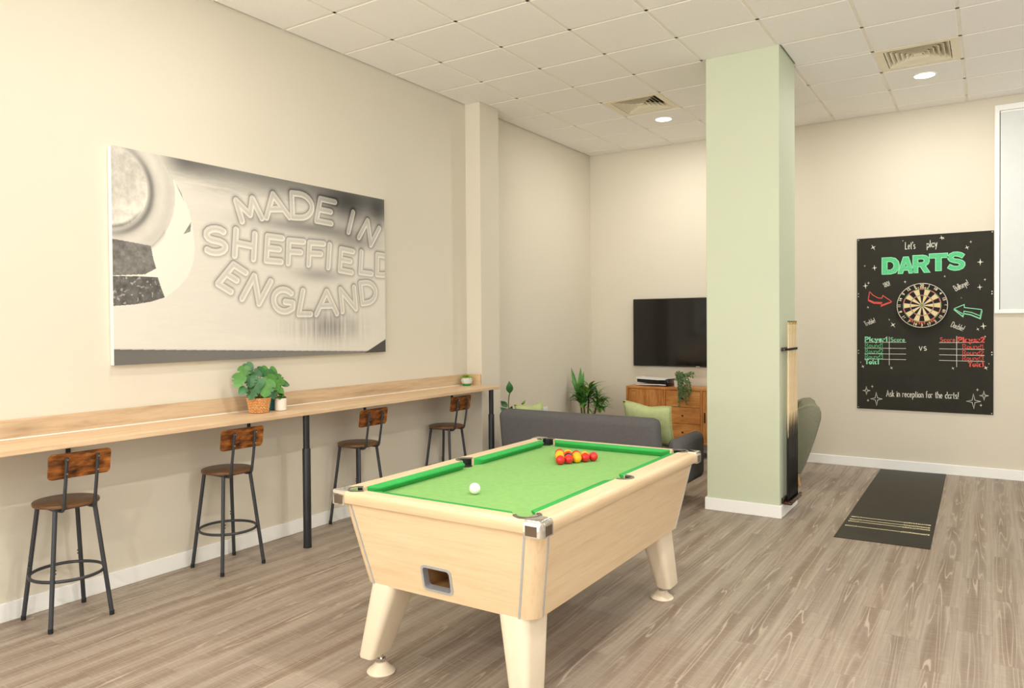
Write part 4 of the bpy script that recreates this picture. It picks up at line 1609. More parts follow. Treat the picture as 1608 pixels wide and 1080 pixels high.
chalk_part('chalk_arrow', M['chalk_red'], arrows(AR, [(.110, 1.146), (.16, 1.118), (.232, 1.112), (.232, 1.086), (.322, 1.124)]))
chalk_part('chalk_arrow', M['chalk_green_hi'], arrows(AG, [(.882, 1.036), (.956, .966), (.962, .996), (1.02, .984), (1.100, .944), (1.114, 1.02)]))
for x, z in ((.014, 1.79), (.014, .016), (1.197, 1.79), (1.197, .014), (.014, 1.221), (.014, 1.191), (.014, .618), (.014, .588), (1.197, 1.21), (1.197, 1.186), (1.197, .614), (1.197, .59)):
    bm = B()
    loft(bm, [[(x + .005 * math.cos(2 * PI * k / 8), yy, z + .005 * math.sin(2 * PI * k / 8)) for k in range(8)] for yy in (0, -.002)])
    obj('screw', bm, M['silver'], bd)

# ---- dartboard hung on the board
dx_, dz_ = BX + .604, BZ + 1.084
db = thing('dartboard', 'round dartboard hanging on the black chalk board', 'dartboard', (dx_, BY - 0.0012, dz_))
TH = 0.038


def ann(bm, r0, r1, a0, a1, y, n=3):
    o = [(r1 * math.sin(a0 + (a1 - a0) * k / n), y, r1 * math.cos(a0 + (a1 - a0) * k / n)) for k in range(n + 1)]
    i = [(r0 * math.sin(a0 + (a1 - a0) * k / n), y, r0 * math.cos(a0 + (a1 - a0) * k / n)) for k in range(n + 1)]
    vo = [bm.verts.new(p) for p in o]
    vi = [bm.verts.new(p) for p in i]
    for k in range(n):
        bm.faces.new((vo[k], vo[k + 1], vi[k + 1], vi[k]))


bm = B()
rings = [[(r * math.cos(2 * PI * k / 64), y, r * math.sin(2 * PI * k / 64)) for k in range(64)] for r, y in ((.222, 0), (.2255, -.004), (.2255, -TH + .003), (.2235, -TH))]
loft(bm, rings); obj('body', bm, M['sisal_black'], db, 30)
S = 2 * PI / 20
yf = -TH - .0012


def segment(r0, r1, a0, a1, key, n=3, name='segment'):
    bm = B()
    if r0 <= 0:
        bm.faces.new([bm.verts.new((r1 * math.sin(2 * PI * q / 20), yf, r1 * math.cos(2 * PI * q / 20))) for q in range(20)])
    else:
        ann(bm, r0, r1, a0, a1, yf, n)
    obj(name, bm, M[key], db)


for k in range(20):
    a0, a1 = (k - .5) * S, (k + .5) * S
    dk = (k % 2 == 0)
    segment(.016, .099, a0, a1, 'sisal_black' if dk else 'sisal_cream')
    segment(.099, .107, a0, a1, 'sisal_red' if dk else 'sisal_green', name='treble_segment')
    segment(.107, .162, a0, a1, 'sisal_black' if dk else 'sisal_cream')
    segment(.162, .170, a0, a1, 'sisal_red' if dk else 'sisal_green', name='double_segment')
segment(.0064, .016, 0, 2 * PI, 'sisal_green', 24, 'outer_bull')
segment(0, .0064, 0, 0, 'sisal_red', 3, 'bull')
bm = B()
for r in (.0064, .016, .099, .107, .162, .170):
    tube(bm, [(r * math.cos(2 * PI * k / 48), -TH - .0016, r * math.sin(2 * PI * k / 48)) for k in range(48)], .0006, 4, closed=True)
for k in range(20):
    a = (k + .5) * S
    tube(bm, [(.016 * math.sin(a), -TH - .0016, .016 * math.cos(a)), (.170 * math.sin(a), -TH - .0016, .170 * math.cos(a))], .0006, 4)
obj('spider_wire', bm, M['wire'], db)
bm = B(); tube(bm, [(.2235 * math.cos(2 * PI * k / 64), -TH - .001, .2235 * math.sin(2 * PI * k / 64)) for k in range(64)], .0032, 8, closed=True)
obj('number_ring', bm, M['wire'], db, 60)
NUM = [20, 1, 18, 4, 13, 6, 10, 15, 2, 17, 3, 19, 7, 16, 8, 11, 14, 9, 12, 5]
for k, nn in enumerate(NUM):
    b = font_bm(str(nn), .036, .0012)
    a = k * S
    up_ = 1 if (k <= 5 or k >= 15) else -1
    rot = Matrix.Rotation(-a if up_ > 0 else PI - a, 4, 'Z')
    bmesh.ops.transform(b, matrix=rot, verts=b.verts[:])
    cx, cz = .202 * math.sin(a), .202 * math.cos(a)
    for v in b.verts:
        v.co = Vector((v.co.x + cx, -TH - .003, v.co.y + cz))
    obj('number', b, M['cream_print'], db)


def curved_text(text, size, r, ac, span, upright, mat):
    n = len(text)
    for i, ch in enumerate(text):
        if ch == ' ':
            continue
        f = (i + .5) / n - .5
        a = ac + f * span * (1 if upright else -1)
        b = font_bm(ch, size, .0012)
        rot = Matrix.Rotation(-a if upright else PI - a, 4, 'Z')
        bmesh.ops.transform(b, matrix=rot, verts=b.verts[:])
        for v in b.verts:
            v.co = Vector((v.co.x + r * math.sin(a), -TH - .0015, v.co.y + r * math.cos(a)))
        obj('maker_letter', b, mat, db)


curved_text('winmau', .026, .182, 0, .68, True, M['cream_print'])
curved_text('MASTERS PRO', .026, .183, PI, 1.35, False, M['orange_print'])

# ------------------------------------------------------------------ throw mat
md = thing('darts_mat', 'long black rubber darts mat running to the far wall', 'mat', (3.68, 7.28, 0))
cor = [(3.389, 5.801), (3.989, 5.819), (3.958, 8.772), (3.371, 8.745)]
bm = B()
loft(bm, [[(x - 3.68, y - 7.28, z) for x, y in cor] for z in (0.0004, 0.0045)])
obj('rubber_sheet', bm, M['mat'], md)
for (xa, ya), (xb, yb2) in (((3.415, 6.479), (3.955, 6.495)), ((3.415, 6.392), (3.957, 6.412)), ((3.414, 6.325), (3.958, 6.345)), ((3.414, 6.175), (3.957, 6.196))):
    bm = B()
    dx, dy = (xb - xa), (yb2 - ya)
    f = lambda p, q: (xa + dx * p - 3.68, ya + dy * p + q - 7.28, 0.0050)
    ribbon(bm, [(0.07, 0), (0.70, 0)], .011, f)
    obj('throw_line', bm, M['cream_print'], md)
    bm = B()
    rr = random.Random(int(ya * 1000))
    for s0, s1 in ((0.0, 0.13), (0.68, 1.0)):
        p = s0
        while p < s1 - .01:
            w_ = rr.uniform(.010, .024)
            ribbon(bm, [(p, 0.004 * rr.uniform(-1, 1)), (p + w_, 0.004 * rr.uniform(-1, 1))], .030, f)
            p += w_ + .007
    obj('printed_marks', bm, M['cream_print'], md)

# ------------------------------------------------------------------ cue rack and cues on the column's right face
cr_ = thing('cue_rack', 'dark wall rack holding cues on the column side', 'cue rack', (CX1 + 0.0015, 6.38, 0))
bm = B()
box(bm, 0.016, 0.078, -0.20, 0.19, 0.100, 0.122, 0.008, 2)
box(bm, 0.060, 0.080, -0.20, 0.19, 0.122, 0.136, 0.005, 2)
box(bm, 0.0, 0.016, -0.19, 0.18, 0.102, 0.15, 0.004, 1)
obj('base_shelf', bm, M['rack_wood'], cr_, 40)
bm = B()
box(bm, 0.0, 0.014, -0.20, 0.19, 1.318, 1.346, 0.004, 1)
box(bm, 0.014, 0.030, -0.20, 0.19, 1.322, 1.340, 0.003, 1)
obj('clip_rail', bm, M['rack_wood'], cr_, 40)
CUEY = [-0.140, -0.083, -0.026, 0.031, 0.088, 0.145]
for y in CUEY:
    bm = B()
    for s in (-1, 1):
        tube(bm, [(0.028, y + s * 0.009, 1.331), (0.034, y + s * 0.012, 1.331)], 0.003, 6)
    lathe(bm, [(0.0084, 1.322), (0.0125, 1.322), (0.0125, 1.340), (0.0084, 1.340), (0.0084, 1.322)], 0.042, y, 14, False, False)
    obj('cue_clip', bm, M['rubber'], cr_, 40)


def make_cue():
    t = thing('pool_cue', '', 'cue', (0, 0, 0))
    bm = B()
    lathe(bm, [(0.0135, 0.0), (0.0145, 0.004), (0.0140, 0.40), (0.0132, 0.50)], 0, 0, 14); obj('butt', bm, M['cue_butt'], t, 50)
    bm = B()
    lathe(bm, [(0.0133, 0.50), (0.0120, 0.66), (0.0085, 1.05), (0.0056, 1.405)], 0, 0, 14); obj('shaft', bm, M['cue_ash'], t, 50)
    bm = B()
    for k in range(4):   # black splices running up into the ash
        a = PI / 2 * k + PI / 4
        ring = []
        for z, w in ((0.495, 0.75), (0.60, 0.40), (0.70, 0.03)):
            rad = lerp(0.0136, 0.0122, (z - .495) / .2)
            ring.append([(rad * math.cos(a + q * w), rad * math.sin(a + q * w), z) for q in (-1, -.5, 0, .5, 1)])
        loft(bm, ring, False, False, closed=False)
    obj('splice', bm, M['cue_butt'], t)
    bm = B(); lathe(bm, [(0.0058, 1.405), (0.0056, 1.425)], 0, 0, 12); obj('ferrule', bm, M['brass'], t, 50)
    bm = B(); lathe(bm, [(0.0052, 1.425), (0.0045, 1.432), (0.002, 1.435)], 0, 0, 12); obj('tip', bm, M['rubber'], t, 50)
    return t


cue = make_cue()
ORD = ['nearest the camera', 'second from the camera', 'third from the camera', 'fourth from the camera', 'fifth from the camera', 'farthest from the camera']
for k, y in enumerate(CUEY):
    lab = 'ash pool cue with black butt in the column rack, %s' % ORD[k]
    loc = (CX1 + 0.0435, 6.38 + y, 0.1228)
    if k == 0:
        cue.location = loc; cue['label'] = lab; cue['group'] = 'pool cues in the column rack'
    else:
        dup(cue, loc, 0, lab, 'pool cues in the column rack')

# ------------------------------------------------------------------ lounge corner: sofa, cushions, armchair


def rounded(bm, x0, x1, y0, y1, z0, z1, r, seg=4, mtx=None):
    b = B()
    box(b, x0, x1, y0, y1, z0, z1, r, seg)
    merge(bm, b, mtx)


sofa = thing('sofa', 'charcoal fabric sofa seen from behind, beyond the pool table', 'sofa', (1.32, 6.10, 0))
# local: x -0.92..0.92, back at -y
bm = B()
tilt = Matrix.Translation((0, -0.20, 0.20)) @ Matrix.Rotation(math.radians(8), 4, 'X')
rounded(bm, -0.775, 0.760, -0.10, 0.06, 0.0, 0.575, 0.062, 5, tilt)
obj('backrest', bm, M['sofa'], sofa, 60)
bm = B(); rounded(bm, -0.79, 0.79, -0.21, 0.49, 0.16, 0.33, 0.03, 3); obj('seat_base', bm, M['sofa'], sofa, 60)
for s in (-1, 1):
    bm = B(); rounded(bm, min(0.005 * s, .74 * s), max(0.005 * s, .74 * s), -0.12, 0.53, 0.332, 0.45, 0.045, 4); obj('seat_cushion', bm, M['sofa'], sofa, 60)
    bm = B(); rounded(bm, min(s * .762, s * .885), max(s * .762, s * .885), -0.16, 0.50, 0.17, 0.585, 0.062, 5); obj('arm', bm, M['sofa'], sofa, 60)
    for y in (-0.15, 0.44):
        bm = B(); lathe(bm, [(0.014, 0), (0.022, 0.17)], s * 0.60, y, 12); obj('leg', bm, M['beech'], sofa, 40)


def make_pillow(name, label, loc, rot, w=0.46, h=0.46, th=0.13, seed=1):
    rr = random.Random(seed)
    n = 14
    bm = B()
    V = {}
    for side in (-1, 1):
        for i in range(n + 1):
            for j in range(n + 1):
                if side == 1 and (i in (0, n) or j in (0, n)):
                    V[(side, i, j)] = V[(-1, i, j)]
                    continue
                a, b = 2 * i / n - 1, 2 * j / n - 1
                k = (1 - a ** 2) * (1 - b ** 2)
                pinch = 1 - 0.07 * (1 - abs(a) ** 2) * (abs(b) ** 2) - 0.0
                pinch2 = 1 - 0.07 * (1 - abs(b) ** 2) * (abs(a) ** 2)
                z = side * th / 2 * (k ** 0.42) + rr.uniform(-.003, .003) * (k > 0)
                # chop in the top edge
                dz = -0.020 * math.exp(-((a - .1) / .35) ** 2) * max(0, b) ** 2
                V[(side, i, j)] = bm.verts.new((a * w / 2 * pinch2, z, h / 2 * b * pinch + dz))
        for i in range(n):
            for j in range(n):
                bm.faces.new((V[(side, i, j)], V[(side, i + 1, j)], V[(side, i + 1, j + 1)], V[(side, i, j + 1)]))
    o = obj(name, bm, M['pillow'], None, 180)
    o.location = loc
    o.rotation_euler = rot
    edge = []
    for i in range(n + 1): edge.append((i, 0))
    for j in range(1, n + 1): edge.append((n, j))
    for i in range(n - 1, -1, -1): edge.append((i, n))
    for j in range(n - 1, 0, -1): edge.append((0, j))
    pts = []
    for i, j in edge:
        a, b = 2 * i / n - 1, 2 * j / n - 1
        pinch = 1 - 0.07 * (1 - abs(a) ** 2) * (abs(b) ** 2)
        pinch2 = 1 - 0.07 * (1 - abs(b) ** 2) * (abs(a) ** 2)
        dz = -0.020 * math.exp(-((a - .1) / .35) ** 2) * max(0, b) ** 2
        pts.append((a * w / 2 * pinch2, 0, h / 2 * b * pinch + dz))
    bm = B(); tube(bm, pts, 0.0045, 6, closed=True)
    obj('piping', bm, M['pillow'], o, 60)
    return tag(o, label, 'cushion', 'pale green sofa cushions')


make_pillow('cushion', 'pale green cushion on the right end of the charcoal sofa', (1.858, 6.135, 0.672), (math.radians(23), math.radians(4), math.radians(-3)), 0.45, 0.41, seed=2)
make_pillow('cushion', 'pale green cushion at the left end of the sofa, below the rubber plant', (0.75, 6.005, 0.645), (math.radians(9), math.radians(-8), math.radians(2)), 0.30, 0.34, seed=5)

ac = thing('armchair', 'sage grey upholstered armchair half hidden by the green column', 'armchair', (2.546, 7.736, 0), math.radians(14))
ac.scale = (1, 1, 0.965)
# local coordinates: faces -x, side profile extruded along y
prof_back = [(0.13, 0.17), (0.17, 0.13), (0.215, 0.13), (0.26, 0.22), (0.34, 0.48), (0.385, 0.66), (0.388, 0.72), (0.372, 0.772), (0.33, 0.80), (0.27, 0.795), (0.235, 0.76), (0.20, 0.62), (0.13, 0.42)]
bm = B()
def soft_slab(bm, prof, y0, y1, r):
    cxp = sum(p[0] for p in prof) / len(prof); czp = sum(p[1] for p in prof) / len(prof)
    secs = []
    for y, k in ((y0, 1 - r * 1.0), (y0 + 0.012, 1 - r * .35), (y0 + 0.035, 1.0), (y1 - 0.035, 1.0), (y1 - 0.012, 1 - r * .35), (y1, 1 - r)):
        secs.append([(cxp + (p[0] - cxp) * k, y, czp + (p[1] - czp) * k) for p in prof])
    loft(bm, secs)
soft_slab(bm, prof_back, -0.27, 0.27, 0.06)
obj('backrest', bm, M['arm_fab'], ac, 50)
prof_wing = [(0.13, 0.15), (0.17, 0.115), (0.215, 0.12), (0.262, 0.22), (0.345, 0.48), (0.392, 0.66), (0.395, 0.72), (0.378, 0.775), (0.335, 0.806), (0.27, 0.80), (0.20, 0.765), (0.08, 0.64), (-0.10, 0.57), (-0.30, 0.55), (-0.36, 0.50), (-0.36, 0.24), (-0.30, 0.19)]
for s in (-1, 1):
    bm = B(); soft_slab(bm, prof_wing, min(s * .27, s * .37), max(s * .27, s * .37), 0.05)
    obj('wing_arm', bm, M['arm_fab'], ac, 50)
bm = B(); rounded(bm, -0.37, 0.15, -0.265, 0.265, 0.22, 0.44, 0.05, 4); obj('seat_cushion', bm, M['arm_fab'], ac, 60)
for sx, x in ((1, 0.17), (-1, -0.27)):
    for sy in (-1, 1):
        bm = B(); tube(bm, [(x + sx * 0.035, sy * 0.345, 0.0), (x, sy * 0.30, 0.16)], [0.012, 0.021], 12); obj('leg', bm, M['beech'], ac, 40)

# ------------------------------------------------------------------ sideboard, television, console
sb = thing('sideboard', 'mango wood sideboard with drawers on black legs', 'sideboard', (1.375, 8.36, 0))
SW, SD, Z0, Z1 = 0.70, 0.40, 0.165, 0.800
bm = B(); box(bm, -SW, SW, 0, SD, Z1 - 0.026, Z1, 0.002, 1); obj('top_panel', bm, M['mango_x'], sb)
bm = B(); box(bm, -SW, SW, 0, SD, Z0, Z0 + 0.026, 0.002, 1); obj('bottom_panel', bm, M['mango_x'], sb)
for s in (-1, 1):
    bm = B(); box(bm, min(s * SW, s * (SW - .026)), max(s * SW, s * (SW - .026)), 0.001, SD, Z0 + .026, Z1 - .026); obj('side_panel', bm, M['mango'], sb)
bm = B(); box(bm, -SW + .026, SW - .026, 0.03, SD, Z0 + .026, Z1 - .026); obj('carcass', bm, M['dark_gap'], sb)
for x in (-0.217, 0.217):
    bm = B(); box(bm, x - .011, x + .011, 0.0015, 0.03, Z0 + .026, Z1 - .026); obj('divider', bm, M['mango'], sb)
for s in (-1, 1):
    xa, xb = sorted((s * .231, s * .671))
    bm = B(); box(bm, xa, xb, 0.004, 0.028, Z0 + .029, Z1 - .029, 0.002, 1); d = obj('door', bm, M['mango'], sb)
    bm = B()
    if s < 0:
        tube(bm, [(xb - .03, -0.012, .515), (xb - .03, 0.004, .515)], [.011, .006], 10)
    else:
        box(bm, xa + .016, xa + .032, -0.004, 0.004, .41, .53, .003, 1)
    obj('handle', bm, M['steel_black'], d)
    bm = B(); box(bm, xa + .05 if s < 0 else xb - .09, xa + .09 if s < 0 else xb - .05, -0.0005, 0.004, Z1 - .06, Z1 - .05); obj('latch', bm, M['brass'], d)
dz0 = Z0 + .029
dh = (Z1 - .029 - dz0) / 3
for k in range(3):
    a, b = dz0 + k * dh + .002, dz0 + (k + 1) * dh - .002
    bm = B(); box(bm, -.203, .203, 0.003, 0.028, a, b, 0.002, 1); d = obj('drawer', bm, M['mango_x'], sb)
    bm = B(); tube(bm, [(-.0, -0.014, (a + b) / 2), (-.0, 0.003, (a + b) / 2)], [.012, .006], 10); obj('knob', bm, M['steel_black'], d)
for s in (-1, 1):
    for y in (0.04, SD - 0.04):
        bm = B(); tube(bm, [(s * .66, y, 0), (s * .62, y, Z0)], .009, 8); obj('leg', bm, M['steel_black'], sb, 40)
    bm = B(); tube(bm, [(s * .62, .04, Z0 - .006), (s * .62, SD - .04, Z0 - .006)], .006, 8); obj('leg_rail', bm, M['steel_black'], sb, 40)

tv = thing('television', 'wide black flat television mounted on the far wall', 'television', (1.335, YF - 0.055, 1.022))
bm = B(); box(bm, -.725, .725, 0, .05, 0, .828, .004, 2); obj('housing', bm, M['tv_bezel'], tv)
bm = B(); box(bm, -.717, .717, -.0015, 0.001, .016, .820); obj('screen', bm, M['tv_screen'], tv)
bm = B(); box(bm, 0.07, 0.115, -.003, 0.0, .002, .010, .001, 1); obj('badge', bm, M['silver'], tv)
bm = B(); box(bm, -.2, .2, .05, .0545, .25, .6); obj('wall_mount', bm, M['steel_black'], tv)

gc = thing('games_console', 'black and white games console lying flat on the sideboard', 'console', (0.965, 8.56, Z1 + 0.0006), math.radians(-4))


def console_plate(z0, flip):
    bm = B()
    secs = []
    for x, w, zz in ((-.20, .105, .012), (-.19, .120, .006), (-.06, .128, .002), (.10, .128, -.002), (.185, .120, .000), (.195, .11, .002)):
        z = z0 + (zz if not flip else -zz)
        secs.append([(x, -w, z), (x, w, z), (x, w, z + .010), (x, -w, z + .010)])
    loft(bm, secs)
    return bm


obj('lower_shell', console_plate(.0145, True), M['white_plastic'], gc, 30)
obj('upper_shell', console_plate(.078, False), M['white_plastic'], gc, 30)
bm = B()
loft(bm, [[(x, -.105, .022 + a), (x, .105, .022 + a), (x, .105, .078 - b), (x, -.105, .078 - b)] for x, a, b in ((-.185, .022, -.006), (-.02, .008, .002), (.17, .000, .0))])
obj('core', bm, M['gloss_black'], gc)
bm = B(); box(bm, .165, .215, -.115, .10, .004, .088, .006, 2); obj('end_block', bm, M['gloss_black'], gc, 40)
bm = B(); lathe(bm, [(.05, 0), (.05, .006), (.03, .009)], 0, 0, 20); obj('stand', bm, M['gloss_black'], gc, 40)
bm = B(); tube(bm, [(-.195, -.09, .006), (-.192, -.09, .018)], .005, 8); obj('stand_clip', bm, M['gloss_black'], gc)

bm = B()
tube(bm, [(1.60, 8.34, .17), (1.60, 8.28, .10), (1.61, 8.2, .03), (1.66, 8.05, .006), (1.735, 7.85, .007), (1.775, 7.65, .007), (1.79, 7.50, .007), (1.76, 7.38, .007), (1.68, 7.34, .007)], .0065, 8)
tag(obj('power_cable', bm, M['rubber'], None, 60), 'black cable trailing from beneath the sideboard onto the floor', 'cable')

# wall socket low on the left wall, just above the sofa line
ws = thing('wall_socket', 'white double wall socket low on the left wall', 'socket', (0.0015, 7.55, 0.50))
bm = B(); box(bm, 0, .012, -.073, .073, 0, .086, .004, 2); obj('face_plate', bm, M['white_plastic'], ws, 40)
for s in (-1, 1):
    bm = B(); box(bm, .012, .016, s * .035 - .008, s * .035 + .008, .058, .074, .002, 1); obj('switch', bm, M['white_plastic'], ws)

# ------------------------------------------------------------------ plants


def leaf_mesh(bm, base, tip, width, normal, shape='lance', curl=0.0, n=6, fold=0.15):
    """bent leaf blade from base to tip; shape sets the outline"""
    base, tip, normal = Vector(base), Vector(tip), Vector(normal)
    ax = tip - base
    L = ax.length
    ax.normalize()
    side = ax.cross(normal)
    if side.length < 1e-4:
        side = ax.cross(Vector((0.3, 0.8, 0.5)))
    side.normalize()
    nrm = side.cross(ax)
    rows = []
    for k in range(n + 1):
        f = k / n
        if shape == 'lance':
            w = math.sin(PI * min(1, f ** 0.75)) ** 0.85 if 0 < f < 1 else 0.02
            w = max(w, 0.04)
        elif shape == 'heart':
            w = [0.55, 0.95, 1.0, 0.92, 0.74, 0.45, 0.05][min(6, int(round(f * 6)))]
        elif shape == 'oval':
            w = max(0.05, math.sin(PI * f ** 0.85))
        else:  # strap
            w = 1.0 * (1 - f ** 2.2) if f > 0.08 else 0.55
            w = max(w, 0.03)
        c = base + ax * L * f + nrm * curl * L * (f * f) * -1 + nrm * L * 0.06 * math.sin(PI * f)
        hw = width / 2 * w
        rows.append([bm.verts.new(c - side * hw + nrm * hw * fold), bm.verts.new(c), bm.verts.new(c + side * hw + nrm * hw * fold)])
    for a, b in zip(rows, rows[1:]):
        bm.faces.new((a[0], a[1], b[1], b[0])); bm.faces.new((a[1], a[2], b[2], b[1]))


def monstera_leaf(base, axis, normal, L, W):
    """heart-shaped blade with slots cut into each side"""
    bm = B()
    ax = Vector(axis).normalized()
    side = ax.cross(Vector(normal)).normalized()
    nrm = side.cross(ax)
    base = Vector(base)
    outline = [(-.10, .22), (-.06, .62), (.10, .92), (.24, 1.0), (.36, .98), (.48, .92), (.62, .80), (.72, .66), (.86, .42), (1.0, .0)] if L < .088 else [(-.10, .22), (-.06, .62), (.10, .92), (.24, 1.0), (.36, .98), (.37, .66), (.43, .64), (.48, .92), (.62, .80), (.60, .56), (.66, .54), (.72, .66), (.86, .42), (1.0, .0)]
    for s in (-1, 1):
        mids = [bm.verts.new(base + ax * L * f + nrm * L * .10 * math.sin(PI * max(0, f)) - nrm * L * .16 * max(0, f) ** 2) for f, w in [(0, 0)] + outline[1:-1]] if False else None
        prev_m = bm.verts.new(base)
        prev_o = None
        for f, w in outline:
            ff = max(0.0, f)
            mid = base + ax * L * ff * .98 - nrm * L * .20 * ff ** 2
            o = base + ax * L * f + side * s * W / 2 * w - nrm * L * .20 * ff ** 2 - nrm * abs(w) * W * .06
            mv, ov = bm.verts.new(mid), bm.verts.new(o)
            if prev_o is not None:
                try:
                    bm.faces.new((prev_m, mv, ov, prev_o))
                except ValueError:
                    pass
            prev_m, prev_o = mv, ov
    bmesh.ops.remove_doubles(bm, verts=bm.verts[:], dist=1e-5)
    return bm


def pot(parent, prof, mat, soil_r, soil_z, name='pot'):
    bm = B(); lathe(bm, prof, 0, 0, 28, True, False); p = obj(name, bm, mat, parent, 40)
    bm = B(); lathe(bm, [(soil_r, soil_z - .01), (soil_r, soil_z)], 0, 0, 20); obj('soil', bm, M['soil'], parent)
    return p


ZS = CZ1 + 0.0006
# monstera in a woven basket
mp_ = thing('potted_monstera', 'bushy monstera plant in a woven rattan basket on the counter', 'plant', (0.172, 3.348, ZS))
bm = B(); lathe(bm, [(0.054, 0.0), (0.057, 0.002), (0.075, 0.102), (0.068, 0.102), (0.052, 0.01)], 0, 0, 28, True, False)
bask = obj('basket', bm, M['rattan_dark'], mp_, 60)
bm = B()
nw = 22
for r_ in range(9):
    z = 0.008 + r_ * 0.0112
    rad = lerp(0.057, 0.075, (z) / 0.102)
    pts = []
    for k in range(nw * 2):
        a = 2 * PI * k / (nw * 2)
        rr2 = rad + (0.0040 if (k + r_) % 2 == 0 else -0.0035)
        pts.append((rr2 * math.cos(a), rr2 * math.sin(a), z))
    tube(bm, pts, 0.0046, 5, closed=True)
o = obj('weave', bm, M['rattan'], bask, 60)
bm = B(); lathe(bm, [(0.066, .075), (0.066, .085)], 0, 0, 20); obj('soil', bm, M['soil'], mp_)
rr = random.Random(11)
specs = [  # (dy, dz, dx, size, roll) of leaf centres relative to the pot, following the plant in the photo
    (-.185, .235, .03, .095, .5), (-.170, .165, .05, .06, 1.3), (-.095, .285, -.03, .09, .2), (-.045, .305, -.05, .08, -.2), (-.09, .225, .03, .09, .3),
    (.000, .175, .085, .125, .05), (-.090, .145, .05, .09, .5), (.075, .205, .06, .12, -.3), (.055, .275, -.05, .08, -.4), (.115, .255, .0, .10, -.5),
    (.165, .215, .03, .09, -.8), (.215, .190, .02, .075, -1.2), (.125, .165, .05, .10, -.5), (-.03, .245, -.05, .09, 0), (.065, .135, .06, .085, -.2), (.17, .275, -.05, .065, -.9), (-.05, .20, .06, .085, .2), (.10, .29, -.06, .06, -.6)]
bmst = B()
for k_, (dy, dz, dx, s, ang) in enumerate(specs):
    c = Vector((dx * .9, dy, dz))
    # blade hangs outwards and down, its face turned to the room
    nrm = Vector((.75, -.45 + .35 * dy / .2, .50 + rr.uniform(-.15, .35))).normalized()
    axis = Vector((.10, math.sin(-ang) * .8 + rr.uniform(-.2, .2), -math.cos(ang) * .8))
    axis = (axis - nrm * axis.dot(nrm)).normalized()
    base = c - axis * s * .45
    b = monstera_leaf(base, axis, nrm, s, s * 1.0)
    obj('leaf', b, M[('leaf', 'leaf_dark', 'leaf', 'leaf_dark', 'leaf_dark')[k_ % 5]], mp_)
    tube(bmst, [(rr.uniform(-.03, .03), rr.uniform(-.03, .03), .08), (base.x * .6, base.y * .55, lerp(.08, base.z, .65)), tuple(base)], .0022, 5)
obj('stems', bmst, M['stem'], mp_, 60)

# teal pot tucked behind, with its own leaves
tp = thing('teal_plant_pot', 'small teal plant pot between the basket and the cream pot', 'plant', (0.098, 3.515, ZS))
pot(tp, [(0.030, 0), (0.033, .003), (0.036, .075), (0.033, .075), (.030, .01)], M['teal_pot'], .032, .065)
bm = B(); lathe(bm, [(.04, 0.0), (.044, .004)], 0, 0, 20); obj('saucer', bm, M['teal_pot'], tp)
for k in range(6):
    a = 2 * PI * k / 6 + .3
    bm = B(); leaf_mesh(bm, (.01 * math.cos(a), .01 * math.sin(a), .066), (.06 * math.cos(a), .06 * math.sin(a), .12 + .02 * (k % 3)), .045, (0, 0, 1), 'oval', .2); obj('leaf', bm, M['leaf_dark'], tp)

wp = thing('potted_trailing_plant', 'small leafy plant in a cream ribbed pot on the counter', 'plant', (0.200, 3.512, ZS))
bm = B()
secs = []
for r_, z in ((.034, 0), (.0385, .003), (.0395, .010), (.0395, .083), (.0385, .086), (.034, .086), (.033, .02)):
    secs.append([((r_ + (.0009 if k % 2 else 0)) * math.cos(2 * PI * k / 48), (r_ + (.0009 if k % 2 else 0)) * math.sin(2 * PI * k / 48), z) for k in range(48)])
loft(bm, secs, True, False); obj('pot', bm, M['white_pot'], wp, 40)
bm = B(); lathe(bm, [(.0355, .066), (.0355, .076)], 0, 0, 20); obj('soil', bm, M['soil'], wp)
rr = random.Random(4)
for k in range(16):
    a = rr.uniform(0, 2 * PI)
    r1 = rr.uniform(.02, .055)
    z1 = rr.uniform(.095, .135)
    bm = B(); leaf_mesh(bm, (r1 * .4 * math.cos(a), r1 * .4 * math.sin(a), .08 + (z1 - .08) * .6), (r1 * 1.3 * math.cos(a), r1 * 1.3 * math.sin(a), z1 - .02 * (k % 2)), .034, (0, 0, 1), 'heart', .25)
    obj('leaf', bm, M['leaf'] if k % 3 else M['leaf_lime'], wp)

# succulent at the far end of the counter
su = thing('potted_succulent', 'small succulent in a grey pot with green base, far counter end', 'plant', (0.105, 5.872, ZS))
bm = B(); lathe(bm, [(.034, 0), (.038, .003), (.046, .022)], 0, 0, 24, True, False); obj('pot_base', bm, M['green_band'], su, 40)
bm = B(); lathe(bm, [(.046, .022), (.056, .048), (.055, .068), (.049, .074), (.044, .070)], 0, 0, 24, False, True); obj('pot', bm, M['grey_pot'], su, 40)
bm = B()
rr = random.Random(9)
for k in range(90):
    a = rr.uniform(0, 2 * PI); r1 = rr.uniform(0, .058); z = .074 + rr.uniform(0, .022) - max(0, r1 - .045) * 1.2
    d = Vector((math.cos(a) * .6, math.sin(a) * .6, .7)).normalized()
    leaf_mesh(bm, (r1 * math.cos(a), r1 * math.sin(a), z), Vector((r1 * math.cos(a), r1 * math.sin(a), z)) + d * .018, .010, (math.sin(a), -math.cos(a), .1), 'oval', .1, 3)
o = obj('foliage', bm, M['leaf_lime'], su); o['kind'] = 'stuff'

